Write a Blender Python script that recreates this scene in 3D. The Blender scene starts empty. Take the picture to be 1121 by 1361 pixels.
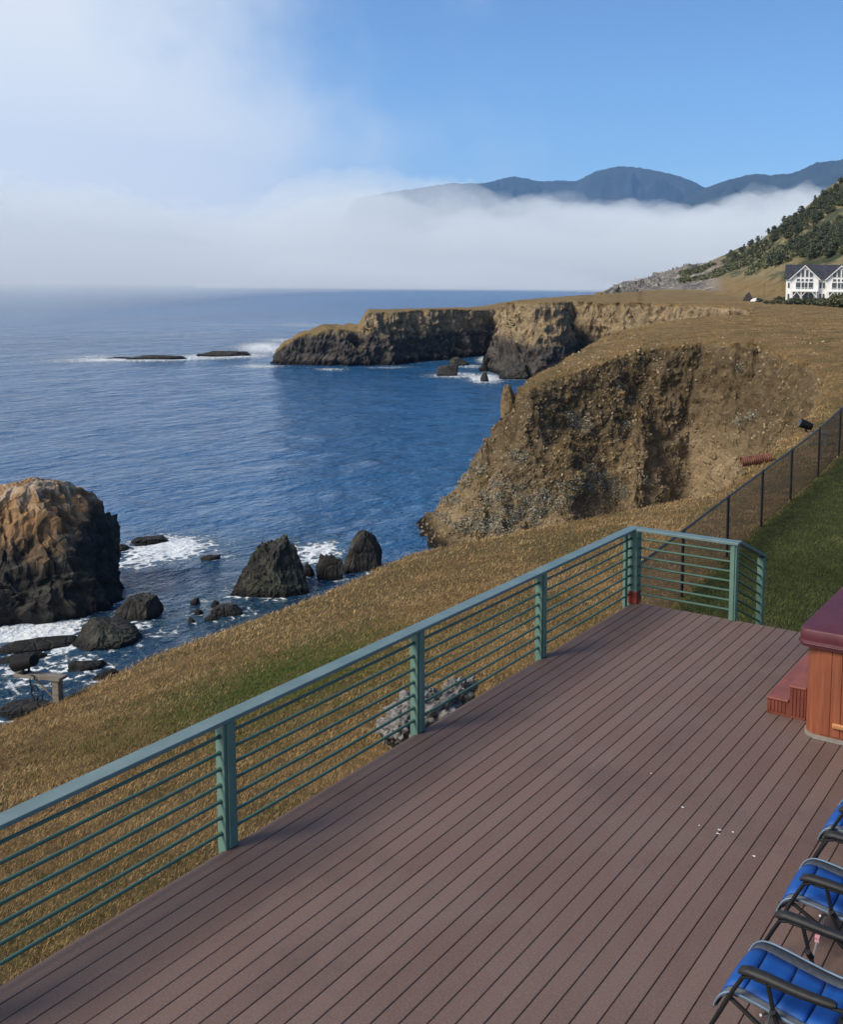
import bpy, bmesh, math, random
import numpy as np
from mathutils import Vector, Matrix
R_ = math.radians
rng = np.random.default_rng(7); random.seed(7)
SC = bpy.context.scene; COL = SC.collection
SEA = -14.0

# ---------------------------------------------------------------- camera
F_, CX, CY, W0, H0 = 1352.61, 744.85, 525.81, 1121.0, 1361.0       # focal length and principal point of the 1121 x 1361 crop
PITCH, ROLL, YAW = R_(6.2676), R_(-0.6455), R_(-29.7807)
EYE = np.array([0.0, 0.0, 4.38])
_cy, _sy, _cp, _sp = math.cos(YAW), math.sin(YAW), math.cos(PITCH), math.sin(PITCH)
fwd = np.array([_sy*_cp, _cy*_cp, -_sp]); rgt = np.array([_cy, -_sy, 0.0]); dwn = np.cross(fwd, rgt)
r2 = math.cos(ROLL)*rgt + math.sin(ROLL)*dwn; d2 = -math.sin(ROLL)*rgt + math.cos(ROLL)*dwn
cam_d = bpy.data.cameras.new('camera'); cam = bpy.data.objects.new('camera', cam_d); COL.objects.link(cam)
M = Matrix(((r2[0], -d2[0], -fwd[0], EYE[0]), (r2[1], -d2[1], -fwd[1], EYE[1]), (r2[2], -d2[2], -fwd[2], EYE[2]), (0, 0, 0, 1)))
cam.matrix_world = M
cam_d.sensor_fit = 'VERTICAL'; cam_d.sensor_height = 24.0; cam_d.lens = F_/H0*24.0
cam_d.shift_x = (W0/2-CX)/H0; cam_d.shift_y = -(H0/2-CY)/H0
cam_d.clip_start = 0.1; cam_d.clip_end = 60000
SC.camera = cam

def ray(px, py):
    return (px-CX)/F_*r2 + (py-CY)/F_*d2 + fwd
def A(px, d):                                  # plan position at a bearing and distance from the viewpoint
    v = ray(px, 383); n = math.hypot(v[0], v[1]); return (v[0]/n*d, v[1]/n*d)
def onz(px, py, z):                            # survey: where a sight line meets level z
    v = ray(px, py); t = (z-EYE[2])/v[2]; return (v[0]*t, v[1]*t)

# ---------------------------------------------------------------- world, sun, exposure
SUN_AZ, SUN_EL = R_(208), R_(42)               # clockwise from +Y
world = bpy.data.worlds.new('World'); SC.world = world; world.use_nodes = True
def nod(nt, typ, **k):
    n = nt.nodes.new(typ)
    for a, b in k.items(): setattr(n, a, b)
    return n
def build_world():
    nt = world.node_tree; nt.nodes.clear(); L = nt.links.new
    out = nod(nt, 'ShaderNodeOutputWorld'); bg = nod(nt, 'ShaderNodeBackground')
    sky = nod(nt, 'ShaderNodeTexSky', sky_type='NISHITA', sun_disc=False, sun_elevation=SUN_EL, sun_rotation=SUN_AZ,
              air_density=1.0, dust_density=0.15, ozone_density=3.0, altitude=300)
    tc = nod(nt, 'ShaderNodeTexCoord')
    def dot(v):
        n = nod(nt, 'ShaderNodeVectorMath', operation='DOT_PRODUCT'); L(tc.outputs['Generated'], n.inputs[0]); n.inputs[1].default_value = v
        return n.outputs['Value']
    def m(op, a, b=None, c=None, clamp=False):
        n = nod(nt, 'ShaderNodeMath', operation=op, use_clamp=clamp)
        for i, x in enumerate((a, b, c)):
            if x is None: continue
            if isinstance(x, (int, float)): n.inputs[i].default_value = x
            else: L(x, n.inputs[i])
        return n.outputs[0]
    def sstep(x, lo, hi):
        n = nod(nt, 'ShaderNodeMapRange', interpolation_type='SMOOTHSTEP'); L(x, n.inputs[0])
        n.inputs[1].default_value = lo; n.inputs[2].default_value = hi; return n.outputs[0]
    fh = (_sy, _cy, 0); lf = (-_cy, _sy, 0)
    az = m('ARCTAN2', dot(lf), dot(fh))        # bearing, positive to the seaward side
    up = dot((0, 0, 1))
    ns = nod(nt, 'ShaderNodeTexNoise'); ns.inputs['Scale'].default_value = 2.6; ns.inputs['Detail'].default_value = 6; ns.inputs['Roughness'].default_value = .5
    L(tc.outputs['Generated'], ns.inputs['Vector'])
    wob = m('SUBTRACT', ns.outputs['Fac'], .5)
    ns2 = nod(nt, 'ShaderNodeTexNoise'); ns2.inputs['Scale'].default_value = 9; ns2.inputs['Detail'].default_value = 5
    L(tc.outputs['Generated'], ns2.inputs['Vector'])
    wob2 = m('SUBTRACT', ns2.outputs['Fac'], .5)
    s = m('ADD', m('ADD', az, m('MULTIPLY', wob, .75)), m('MULTIPLY', wob2, .22))
    # marine layer drifting in from the sea; thicker low down
    s = m('SUBTRACT', s, m('MULTIPLY', up, .12))
    mist = m('MULTIPLY', sstep(s, .06, .36), sstep(up, 1.1, .25))
    low = m('MULTIPLY', sstep(m('ADD', up, m('MULTIPLY', wob2, .05)), .13, .05), sstep(m('ADD', s, m('MULTIPLY', wob2, .25)), .08, .28))
    fac = m('MAXIMUM', mist, m('MULTIPLY', low, .97))
    tint = nod(nt, 'ShaderNodeVectorMath', operation='MULTIPLY'); L(sky.outputs[0], tint.inputs[0]); tint.inputs[1].default_value = (.66, .86, 1.04)
    skyc = nod(nt, 'ShaderNodeVectorMath', operation='SCALE'); L(tint.outputs[0], skyc.inputs[0]); skyc.inputs['Scale'].default_value = WORLD_SKY
    mx = nod(nt, 'ShaderNodeMix', data_type='RGBA'); L(fac, mx.inputs[0]); L(skyc.outputs[0], mx.inputs[6]); mx.inputs[7].default_value = (*FOGC, 1)
    L(mx.outputs[2], bg.inputs['Color']); bg.inputs['Strength'].default_value = 1.0; L(bg.outputs[0], out.inputs['Surface'])
WORLD_SKY = 0.095; FOGC = (.595, .622, .638)
build_world()
sun_d = bpy.data.lights.new('sun', 'SUN'); sun = bpy.data.objects.new('sun', sun_d); COL.objects.link(sun)
sun_d.energy = 3.4; sun_d.angle = R_(22); sun_d.color = (1.0, .90, .76)
sv = Vector((math.sin(SUN_AZ)*math.cos(SUN_EL), math.cos(SUN_AZ)*math.cos(SUN_EL), math.sin(SUN_EL)))
sun.rotation_euler = sv.to_track_quat('Z', 'Y').to_euler(); sun.location = sv*100
SC.view_settings.view_transform = 'Standard'; SC.view_settings.look = 'None'; SC.view_settings.exposure = 0.55; SC.view_settings.gamma = 1.0
SC.render.engine = 'CYCLES'; SC.cycles.use_denoising = True; SC.cycles.use_adaptive_sampling = False; SC.cycles.max_bounces = 8; SC.cycles.volume_bounces = 4
SC.cycles.transparent_max_bounces = 8
SC.cycles.caustics_reflective = False; SC.cycles.caustics_refractive = False

# ---------------------------------------------------------------- helpers
def tag(o, label=None, cat=None, group=None, kind=None):
    if label: o['label'] = label
    if cat: o['category'] = cat
    if group: o['group'] = group
    if kind: o['kind'] = kind
    return o
def empty(name, loc=(0, 0, 0), rz=0.0):
    o = bpy.data.objects.new(name, None); COL.objects.link(o); o.location = loc; o.rotation_euler = (0, 0, rz); o.empty_display_size = .2
    return o
def link(name, me, mat, parent=None, smooth=True):
    if mat: me.materials.append(mat)
    me.polygons.foreach_set('use_smooth', np.full(len(me.polygons), smooth))
    o = bpy.data.objects.new(name, me); COL.objects.link(o)
    if parent: o.parent = parent
    return o
def mesh_np(name, V, Fq, mat, parent=None, smooth=True, attrs=None):
    """V n x 3, Fq m x k (all faces the same size)."""
    V = np.asarray(V, np.float32); Fq = np.asarray(Fq, np.int32); k = Fq.shape[1]
    me = bpy.data.meshes.new(name); me.vertices.add(len(V)); me.vertices.foreach_set('co', V.ravel())
    me.loops.add(Fq.size); me.loops.foreach_set('vertex_index', Fq.ravel())
    me.polygons.add(len(Fq)); me.polygons.foreach_set('loop_start', np.arange(0, Fq.size, k, dtype=np.int32))
    me.update(calc_edges=True)
    for an, av in (attrs or {}).items():
        av = np.asarray(av, np.float32)
        if av.ndim == 1:
            a = me.attributes.new(an, 'FLOAT', 'POINT'); a.data.foreach_set('value', av)
        else:
            a = me.attributes.new(an, 'FLOAT_COLOR', 'POINT'); a.data.foreach_set('color', av.ravel())
    me.validate()
    return link(name, me, mat, parent, smooth)
class MB:
    """Collects boxes, tubes and swept shapes; build() links them as ONE mesh object."""
    def __init__(s): s.bm = bmesh.new()
    def box(s, lo, hi, bev=0.0, mtx=None):
        lo, hi = Vector(lo), Vector(hi)
        r = bmesh.ops.create_cube(s.bm, size=1.0); vs = r['verts']
        for v in vs: v.co = Vector((lo[i]+(v.co[i]+.5)*(hi[i]-lo[i]) for i in range(3)))
        if bev > 0:
            es = list({e for v in vs for e in v.link_edges})
            b = bmesh.ops.bevel(s.bm, geom=es, offset=bev, segments=2, affect='EDGES', profile=.5)
            vs = list({v for f in b['faces'] for v in f.verts} | {v for v in vs if v.is_valid})
        if mtx is not None:
            for v in vs: v.co = mtx @ v.co
        return s
    def tube(s, pts, r, n=10, caps=True, rs=None, flat=1.0):
        pts = [Vector(p) for p in pts]; rings = []
        up0 = None
        for i, p in enumerate(pts):
            t = (pts[min(i+1, len(pts)-1)]-pts[max(i-1, 0)]).normalized()
            if up0 is None: up0 = Vector((0, 0, 1)) if abs(t.z) < .95 else Vector((0, 1, 0))
            a = t.cross(up0).normalized(); b = a.cross(t).normalized(); up0 = b
            rr = rs[i] if rs else r
            rings.append([s.bm.verts.new(p+a*math.cos(2*math.pi*k/n)*rr+b*math.sin(2*math.pi*k/n)*rr*flat) for k in range(n)])
        for q in range(len(rings)-1):
            for k in range(n): s.bm.faces.new((rings[q][k], rings[q][(k+1) % n], rings[q+1][(k+1) % n], rings[q+1][k]))
        if caps: s.bm.faces.new(rings[0][::-1]); s.bm.faces.new(rings[-1])
        return s
    def prism(s, poly, y0, y1, axis='y'):
        """poly of (a, b) extruded along axis: y -> (a, y, b), x -> (x, a, b), z -> (a, b, z)."""
        def P(a, b, t): return {'y': (a, t, b), 'x': (t, a, b), 'z': (a, b, t)}[axis]
        v0 = [s.bm.verts.new(P(a, b, y0)) for a, b in poly]; v1 = [s.bm.verts.new(P(a, b, y1)) for a, b in poly]
        n = len(poly); s.bm.faces.new(v0[::-1]); s.bm.faces.new(v1)
        for i in range(n): s.bm.faces.new((v0[i], v0[(i+1) % n], v1[(i+1) % n], v1[i]))
        return s
    def build(s, name, mat, parent=None, smooth=False, angle=35):
        bmesh.ops.recalc_face_normals(s.bm, faces=s.bm.faces)
        me = bpy.data.meshes.new(name); s.bm.to_mesh(me); s.bm.free()
        o = link(name, me, mat, parent, smooth)
        if smooth:
            try: me.set_sharp_from_angle(angle=R_(angle))
            except Exception: pass
        return o
def copy_tree(o, parent=None):
    c = o.copy(); COL.objects.link(c); c.parent = parent
    for ch in o.children: copy_tree(ch, c)
    return c

# noise ----------------------------------------------------------
_prm = np.random.default_rng(3).permutation(256).astype(np.int32)
_g3 = np.random.default_rng(4).normal(size=(256, 3)); _g3 /= np.linalg.norm(_g3, axis=1)[:, None]; _g3 = _g3.astype(np.float32)
def pn3(p):
    p = np.asarray(p, np.float32); out = np.empty(len(p), np.float32)
    for s in range(0, len(p), 120000):
        q = p[s:s+120000]; i = np.floor(q).astype(np.int32); f = q-i; u = f*f*f*(f*(f*6-15)+10); i &= 255; j = (i+1) & 255
        r = 0
        for a in (0, 1):
            X = _prm[(i, j)[a][:, 0]]; wx = u[:, 0] if a else 1-u[:, 0]
            for b in (0, 1):
                XY = _prm[(X+(i, j)[b][:, 1]) & 255]; wy = wx*(u[:, 1] if b else 1-u[:, 1])
                for c in (0, 1):
                    g = _g3[_prm[(XY+(i, j)[c][:, 2]) & 255]]; wz = wy*(u[:, 2] if c else 1-u[:, 2])
                    r = r+wz*(g[:, 0]*(f[:, 0]-a)+g[:, 1]*(f[:, 1]-b)+g[:, 2]*(f[:, 2]-c))
        out[s:s+120000] = r*1.5
    return out
def fbm(p, sc, oct=4, gain=.5, ridge=False):
    p = np.asarray(p, np.float32)/np.float32(sc); r = 0; a = 1.0
    for o in range(oct):
        n = pn3(p*(2.03**o)+o*17.3)
        r = r+a*((1-2*np.abs(n)) if ridge else n); a *= gain
    return r
def fbm2(x, y, sc, oct=3, seed=0.0, **k):
    return fbm(np.stack([x, y, np.full_like(x, seed*sc+.37*sc)], 1), sc, oct, **k)
def sst(x, a, b):
    t = np.clip((x-a)/(b-a), 0, 1); return t*t*(3-2*t)

# node materials ------------------------------------------------
class NT:
    def __init__(s, name):
        s.m = bpy.data.materials.new(name); s.m.use_nodes = True; s.nt = s.m.node_tree; s.nt.nodes.clear()
        s.out = s.n('ShaderNodeOutputMaterial'); s.p = s.n('ShaderNodeBsdfPrincipled'); s.L(s.p.outputs[0], s.out.inputs['Surface'])
        s.obj = s.n('ShaderNodeTexCoord').outputs['Object']
    def n(s, t, **k): return nod(s.nt, t, **k)
    def L(s, a, b): s.nt.links.new(a, b)
    def set(s, sock, v):
        if isinstance(v, (int, float)): sock.default_value = v
        elif isinstance(v, tuple): sock.default_value = v if len(v) != 3 or sock.type != 'RGBA' else (*v, 1)
        else: s.L(v, sock)
    def noise(s, scale, detail=4, rough=.55, vec=None, dist=0.0, stretch=None, col=False):
        n = s.n('ShaderNodeTexNoise'); n.inputs['Scale'].default_value = scale; n.inputs['Detail'].default_value = detail
        n.inputs['Roughness'].default_value = rough; n.inputs['Distortion'].default_value = dist
        v = vec or s.obj
        if stretch:
            mp = s.n('ShaderNodeMapping'); mp.inputs['Scale'].default_value = stretch; s.L(v, mp.inputs['Vector']); v = mp.outputs[0]
        s.L(v, n.inputs['Vector']); return n.outputs['Color' if col else 'Fac']
    def vor(s, scale, feature='F1', vec=None, out='Distance', stretch=None):
        n = s.n('ShaderNodeTexVoronoi', feature=feature); n.inputs['Scale'].default_value = scale; v = vec or s.obj
        if stretch:
            mp = s.n('ShaderNodeMapping'); mp.inputs['Scale'].default_value = stretch; s.L(v, mp.inputs['Vector']); v = mp.outputs[0]
        s.L(v, n.inputs['Vector']); return n.outputs[out]
    def attr(s, name, out='Fac'): return s.n('ShaderNodeAttribute', attribute_name=name).outputs[out]
    def math(s, op, a, b=0.0, clamp=False):
        n = s.n('ShaderNodeMath', operation=op, use_clamp=clamp); s.set(n.inputs[0], a); s.set(n.inputs[1], b); return n.outputs[0]
    def mr(s, x, a, b, c=0.0, d=1.0, smooth=True):
        n = s.n('ShaderNodeMapRange', interpolation_type='SMOOTHSTEP' if smooth else 'LINEAR'); s.L(x, n.inputs[0])
        for i, v in enumerate((a, b, c, d)): n.inputs[i+1].default_value = v
        return n.outputs[0]
    def mix(s, fac, a, b, mode='MIX'):
        n = s.n('ShaderNodeMix', data_type='RGBA', blend_type=mode); s.set(n.inputs[0], fac); s.set(n.inputs[6], a); s.set(n.inputs[7], b); return n.outputs[2]
    def ramp(s, fac, stops):
        n = s.n('ShaderNodeValToRGB'); s.L(fac, n.inputs[0]); e = n.color_ramp.elements
        e[0].position, e[0].color = stops[0][0], (*stops[0][1], 1); e[1].position, e[1].color = stops[-1][0], (*stops[-1][1], 1)
        for p, c in stops[1:-1]:
            q = e.new(p); q.color = (*c, 1)
        return n.outputs[0]
    def bump(s, h, strength=.3, dist=.02, normal=None):
        n = s.n('ShaderNodeBump'); n.inputs['Strength'].default_value = strength; n.inputs['Distance'].default_value = dist
        s.L(h, n.inputs['Height'])
        if normal: s.L(normal, n.inputs['Normal'])
        return n.outputs[0]
    def sepz(s):
        n = s.n('ShaderNodeSeparateXYZ'); s.L(s.obj, n.inputs[0]); return n.outputs
    def fin(s, col, rough=.8, normal=None, spec=.3, **k):
        s.set(s.p.inputs['Base Color'], col); s.set(s.p.inputs['Roughness'], rough)
        s.p.inputs['Specular IOR Level'].default_value = spec
        if normal: s.L(normal, s.p.inputs['Normal'])
        for a, v in k.items(): s.set(s.p.inputs[a], v)
        return s.m
def simple(name, col, rough=.6, var=.25, scale=8, bump=.0, bscale=60, spec=.35, metal=0.0, stretch=None):
    t = NT(name); n = t.noise(scale, 5, stretch=stretch)
    c = t.mix(t.mr(n, .3, .7), tuple(x*(1-var) for x in col), tuple(min(1, x*(1+var)) for x in col))
    nm = t.bump(t.noise(bscale, 4, stretch=stretch), bump, .01) if bump else None
    return t.fin(c, rough, nm, spec, Metallic=metal)

# ---------------------------------------------------------------- terrain
RIM = [(-15.7, -40), (-15.7, 0), (-15.75, 9), (-15.8, 10.7), (-16, 12.4), (-15.8, 14), (-15.5, 16), (-15.4, 17.6), (-15.4, 19.2),
       (-13.9, 20.6), (-12.3, 22.2), (-11, 23.8), (-9.9, 25.2), (-9.95, 28), (-10.8, 36.5), (-12.8, 47), (-15.9, 58), (-19.3, 67.0),
       (-25.5, 75.0), (-31.5, 77.6), (-35.5, 72.5), (-36.8, 66), (-37.6, 61.5), (-39.2, 62.0), (-41.5, 68), A(735, 82), A(775, 92), A(810, 102), A(850, 115),
       A(890, 128), A(930, 140), A(970, 150), A(1000, 158), A(1003, 175), A(985, 184), A(940, 192), A(880, 203), A(830, 211),
       A(792, 216), A(770, 230), A(755, 233), A(744, 215), A(737, 203), A(722, 202), A(700, 208), A(684, 220), A(678, 240), A(672, 262),
       A(664, 285), A(655, 282), A(640, 268), A(610, 256), A(570, 248), A(530, 240), A(500, 234), A(470, 231), A(420, 230), A(378, 233),
       A(370, 240), A(380, 250), A(430, 258), A(480, 262), A(560, 285), A(640, 310), A(690, 335), A(740, 350), A(800, 380), A(850, 420),
       A(850, 470), A(830, 500), A(796, 515), A(792, 560), A(830, 640), A(900, 900), A(1000, 1300), (300, 1300), (300, -40)]
TPTS = [(-6, 5, -.95), (-6, 9, -1.0), (-6, 12.5, -1.02), (0, 13, -.95), (6, 13, -.9), (0, 0, -.95), (6, -6, -.95), (-6.64, 15.9, -1.0), (-6.9, 20.9, -.8),
        (-7.15, 23.8, -.75), (-7.3, 26.8, -.65), (-7.6, 30, -.55), (0, 30, -.45), (-15.7, 9.2, -2.6), (-15.8, 12.4, -2.5), (-15.5, 16, -2.3),
        (-15.4, 19.3, -2.05), (-12.3, 22.2, -1.4), (-9.9, 25.2, -1.0), (-9.95, 28, -.9), (-10.8, 36.5, -.6), (-15.9, 58, -.3), (-19.3, 67.8, -.1),
        (-26.5, 76.5, .1), (-33, 78.7, .0), (-36.0, 70, -1.3), (-37.3, 61, -2.9), (-15.7, -20, -2.6), (*A(740, 82), -2.0), (*A(810, 102), -.3),
        (*A(890, 128), .1), (*A(1000, 158), .3), (*A(1121, 190), .55), (*A(1121, 110), .3), (*A(1250, 60), 0), (*A(1046, 221), .9), (*A(1121, 215), 1.0),
        (*A(1300, 220), 1.5), (*A(1000, 190), .8), (*A(880, 206), .9), (*A(790, 220), .5), (*A(715, 208), .7), (*A(690, 240), .3), (*A(640, 268), -2.5),
        (*A(500, 234), -2.5), (*A(560, 285), -2.6), (*A(640, 310), -2.4), (*A(690, 335), -.8), (*A(800, 380), 1), (*A(950, 400), 2.5), (*A(850, 500), 1),
        (*A(1100, 500), 4), (*A(1000, 900), 4), (*A(420, 240), -2)]
_T = np.array(TPTS, float); _T[:, :2] /= 100
def _tpsk(r2): return np.where(r2 > 1e-12, .5*r2*np.log(np.maximum(r2, 1e-12)), 0)
_n = len(_T); _K = _tpsk(((_T[:, None, :2]-_T[None, :, :2])**2).sum(2))+np.eye(_n)*2e-5
_P = np.c_[np.ones(_n), _T[:, :2]]
_S = np.linalg.solve(np.block([[_K, _P], [_P.T, np.zeros((3, 3))]]), np.r_[_T[:, 2], 0, 0, 0])
def tps(x, y):
    x = x/100; y = y/100; z = _S[_n]+_S[_n+1]*x+_S[_n+2]*y
    for i in range(_n): z = z+_S[i]*_tpsk((x-_T[i, 0])**2+(y-_T[i, 1])**2)
    return z
RIMA = np.array(RIM)
def sdf(x, y):
    """distance inside (+) / outside (-) the bluff edge"""
    best = np.full(x.shape, 1e9); inside = np.zeros(x.shape, bool)
    for (x0, y0), (x1, y1) in zip(RIMA, np.roll(RIMA, -1, 0)):
        dx, dy = x1-x0, y1-y0; L2 = dx*dx+dy*dy
        t = np.clip(((x-x0)*dx+(y-y0)*dy)/L2, 0, 1)
        best = np.minimum(best, (x-x0-t*dx)**2+(y-y0-t*dy)**2)
        if dy != 0: inside ^= ((y0 > y) != (y1 > y)) & (x < dx*(y-y0)/dy+x0)
    d = np.sqrt(best); return np.where(inside, d, -d)
_hv = np.array([_sy, _cy]); _rv = np.array([_cy, -_sy])
def bearing_px(x, y):                         # bearing expressed on the survey's scale
    f = x*fwd[0]+y*fwd[1]; r = x*r2[0]+y*r2[1]
    return np.where(f > 1, CX+F_*r/np.maximum(f, 1), np.where(r > 0, 3000, -3000))
HP = [700, 795, 800, 812, 830, 850, 880, 905, 915, 930, 965, 1000, 1020, 1040, 1060, 1080, 1100, 1121, 1160, 1250, 1400]
HZ = [-6, 0, 1.5, 3.5, 6, 7, 10.5, 13.5, 14, 14, 18, 23, 28, 33, 38, 42, 48, 54, 66, 88, 115]
HD = [430, 430, 430, 430, 430, 430, 420, 400, 390, 375, 330, 290, 270, 255, 250, 248, 246, 244, 235, 225, 200]
def smax(a, b, k): return .5*(a+b+np.sqrt((a-b)**2+k*k))
def zland(x, y, detail=True):
    """height, distance to the edge, masks"""
    x = np.asarray(x, float); y = np.asarray(y, float); d = np.hypot(x, y)
    far = sst(d, 60, 180)
    near = d < 45
    a = np.where(d < 40, .22, np.where(d < 110, 1.3, 2.2))
    a = .22+(1.25-.22)*sst(d, 32, 55)+1.0*sst(d, 110, 180)
    wx = fbm2(x, y, 9.0, 3, 1.0)*a+fbm2(x, y, 2.4, 2, 5.0)*a*.28; wy = fbm2(x, y, 9.0, 3, 2.0)*a+fbm2(x, y, 2.4, 2, 7.0)*a*.28
    s = sdf(x+wx, y+wy)
    px = bearing_px(x, y)
    # the buttress and the dark hollow beside it at the head of the cove
    cv = sst(d, 50, 58)*sst(d, 92, 86)*sst(-s, .8, 4.0)
    s = s+cv*(1.3*np.exp(-((px-858)/15)**2)-1.3*np.exp(-((px-922)/24)**2)+1.2*np.exp(-((px-760)/22)**2))
    zt = tps(x, y)
    # low dark tail of the promontory
    tail = sst(px, 474, 490)
    zt = np.where((d > 200) & (d < 300) & (px < 520), zt*tail+(1-tail)*(np.interp(px, [360, 375, 400, 430, 474], [-11.3, -9.8, -7.6, -6.4, -6.2])+fbm2(x, y, 5, 2, 3)*.8), zt)
    # hillside
    zr = np.interp(px, HP, HZ); d0 = np.interp(px, HP, HD)
    t = np.clip((d-d0)/(520-d0), 0, 1.25)
    hill = (zr-1.5)*np.where(t < 1, t**1.35*(1.35-.35*t), 1+.15*(t-1))*(px > 780)
    rug = fbm2(x, y, 38, 4, 9.0)
    hill = np.where(hill > 0, hill*(1+.16*rug)+np.minimum(hill, 6)*.12*fbm2(x, y, 11, 3, 4.0), hill)
    zt = zt+np.maximum(hill, 0)
    zt = zt+fbm2(x, y, 6, 3, 6)*(.05+.10*far)-.25*np.exp(-np.maximum(s, 0)/1.2)
    # cliff below the rim: steep upper scarp, gentler apron
    o = np.maximum(-s, 0)
    steep = 1.75+.5*fbm2(x, y, 14, 2, 8.0)
    steep = np.where(d > 170, steep+.6, steep)
    steep = steep*np.where(d < 130, 1-.34*sst(px, 745, 690), 1)
    drop = (steep+.5)*np.minimum(o, 2.6)+1.25*np.maximum(o-2.6, 0)
    drop = np.where(d > 170, steep*o, drop)
    z = zt-drop
    z = np.where(s > 0, zt, z)
    z = np.maximum(z, SEA-4)
    return z, s, zt, px, d, hill

def build_terrain():
    NA, NF = 1250, 1500
    pxs = np.linspace(-260, 1420, NA)
    th = np.array([math.atan2(*A(p, 1.0)) for p in pxs])
    rr = np.concatenate([np.geomspace(3.2, 14, 120, endpoint=False), np.geomspace(14, 45, 300, endpoint=False), np.geomspace(45, 130, 520, endpoint=False), np.geomspace(130, 300, 340, endpoint=False), np.geomspace(300, 760, 220)])
    NF = len(rr)
    X = np.sin(th)[:, None]*rr[None]; Y = np.cos(th)[:, None]*rr[None]
    Z = np.empty(X.shape)
    for i in range(0, NA, 100):
        Z[i:i+100] = zland(X[i:i+100].ravel(), Y[i:i+100].ravel())[0].reshape(-1, NF)
    el = np.arctan2(Z-EYE[2], rr[None])
    w = np.abs(np.diff(el, axis=1))+.10*np.diff(np.log(rr))[None]
    k = np.hanning(9); k /= k.sum()
    for _ in range(2):
        w = np.apply_along_axis(lambda c: np.convolve(np.pad(c, 4, mode='edge'), k, 'valid'), 0, w)
    NR = 1000
    cum = np.concatenate([np.zeros((NA, 1)), np.cumsum(w, 1)], 1); cum /= cum[:, -1:]
    RR = np.stack([np.interp(np.linspace(0, 1, NR), cum[i], rr) for i in range(NA)])
    X = (np.sin(th)[:, None]*RR).ravel(); Y = (np.cos(th)[:, None]*RR).ravel()
    res = [zland(X[i:i+90000], Y[i:i+90000]) for i in range(0, len(X), 90000)]
    Zf, S, ZT, PX, D, HL = (np.concatenate([r[j] for r in res]) for j in range(6))
    G = np.arange(NA*NR).reshape(NA, NR)
    P = np.stack([X, Y, Zf], 1)
    # normals, then push the faces in and out
    P3 = P.reshape(NA, NR, 3); du = np.gradient(P3, axis=0); dv = np.gradient(P3, axis=1)
    N = np.cross(du, dv).reshape(-1, 3); N *= np.sign(N[:, 2:3]+1e-9); N /= np.linalg.norm(N, axis=1)[:, None]+1e-9
    steepness = sst(1-N[:, 2], .06, .34)
    cl = steepness*sst(-S, -.6, .8)
    rocky = np.maximum(cl, (HL > 2)*sst(PX, 960, 880)*.9)
    idx = np.where(rocky > .02)[0]
    Q = P[idx]; sc = np.where(D[idx] > 130, 1.7, 1.0)[:, None]
    q = Q/sc
    n1 = .40-.60*fbm(q*[1, 1, .62], 3.6, 4, .6, ridge=True)
    n2 = fbm(q, 1.1, 3, .62)
    strata = pn3(np.stack([q[:, 0]*.12, q[:, 1]*.12, q[:, 2]*1.3], 1))
    amp = np.where(D[idx] > 130, 1.4, .56)*np.where(PX[idx] > 780, np.where(D[idx] > 300, 2.4, 1), 1)
    disp = (n1*.85+n2*.62+strata*.30)*amp*rocky[idx]
    # the big buttress and the dark hollow beside it at the head of the cove
    P[idx] += N[idx]*disp[:, None]*[1, 1, .7]
    keep = (P[:, 2] > SEA-2.5).reshape(NA, NR)
    kf = keep[:-1, :-1] | keep[1:, :-1] | keep[:-1, 1:] | keep[1:, 1:]
    Fq = np.stack([G[:-1, :-1], G[:-1, 1:], G[1:, 1:], G[1:, :-1]], -1)[kf]
    green = np.zeros(len(P))
    xf = np.interp(Y, [12, 15.9, 20.9, 26.8, 30, 45], [-6.3, -6.6, -6.9, -7.3, -7.55, -8.6])
    lawn = sst(X-xf, -.15, .25)*sst(Y, 11.5, 12.2)*(D < 60)
    gp = onz(385, 890, -1.6); g2 = onz(270, 930, -1.7)
    patch = np.exp(-(((X-gp[0])*.60)**2+((Y-gp[1])*.46)**2))
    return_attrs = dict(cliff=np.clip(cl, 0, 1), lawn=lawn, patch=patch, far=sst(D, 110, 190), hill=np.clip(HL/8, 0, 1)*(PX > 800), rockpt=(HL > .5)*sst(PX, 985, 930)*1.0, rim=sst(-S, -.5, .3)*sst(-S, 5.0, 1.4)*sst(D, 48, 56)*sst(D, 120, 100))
    used = np.unique(Fq); remap = np.full(len(P), -1); remap[used] = np.arange(len(used))
    o = mesh_np('terrain', P[used], remap[Fq], MAT_terrain(), None, True, {k_: v[used] for k_, v in return_attrs.items()})
    fl = np.clip(cl, 0, 1)[used][remap[Fq][:, 0]] > .35
    o.data.polygons.foreach_set('use_smooth', ~fl)
    tag(o, 'dry grass bluff and sandy cove cliffs running along to the headlands', 'ground', kind='structure')
    return o

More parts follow.
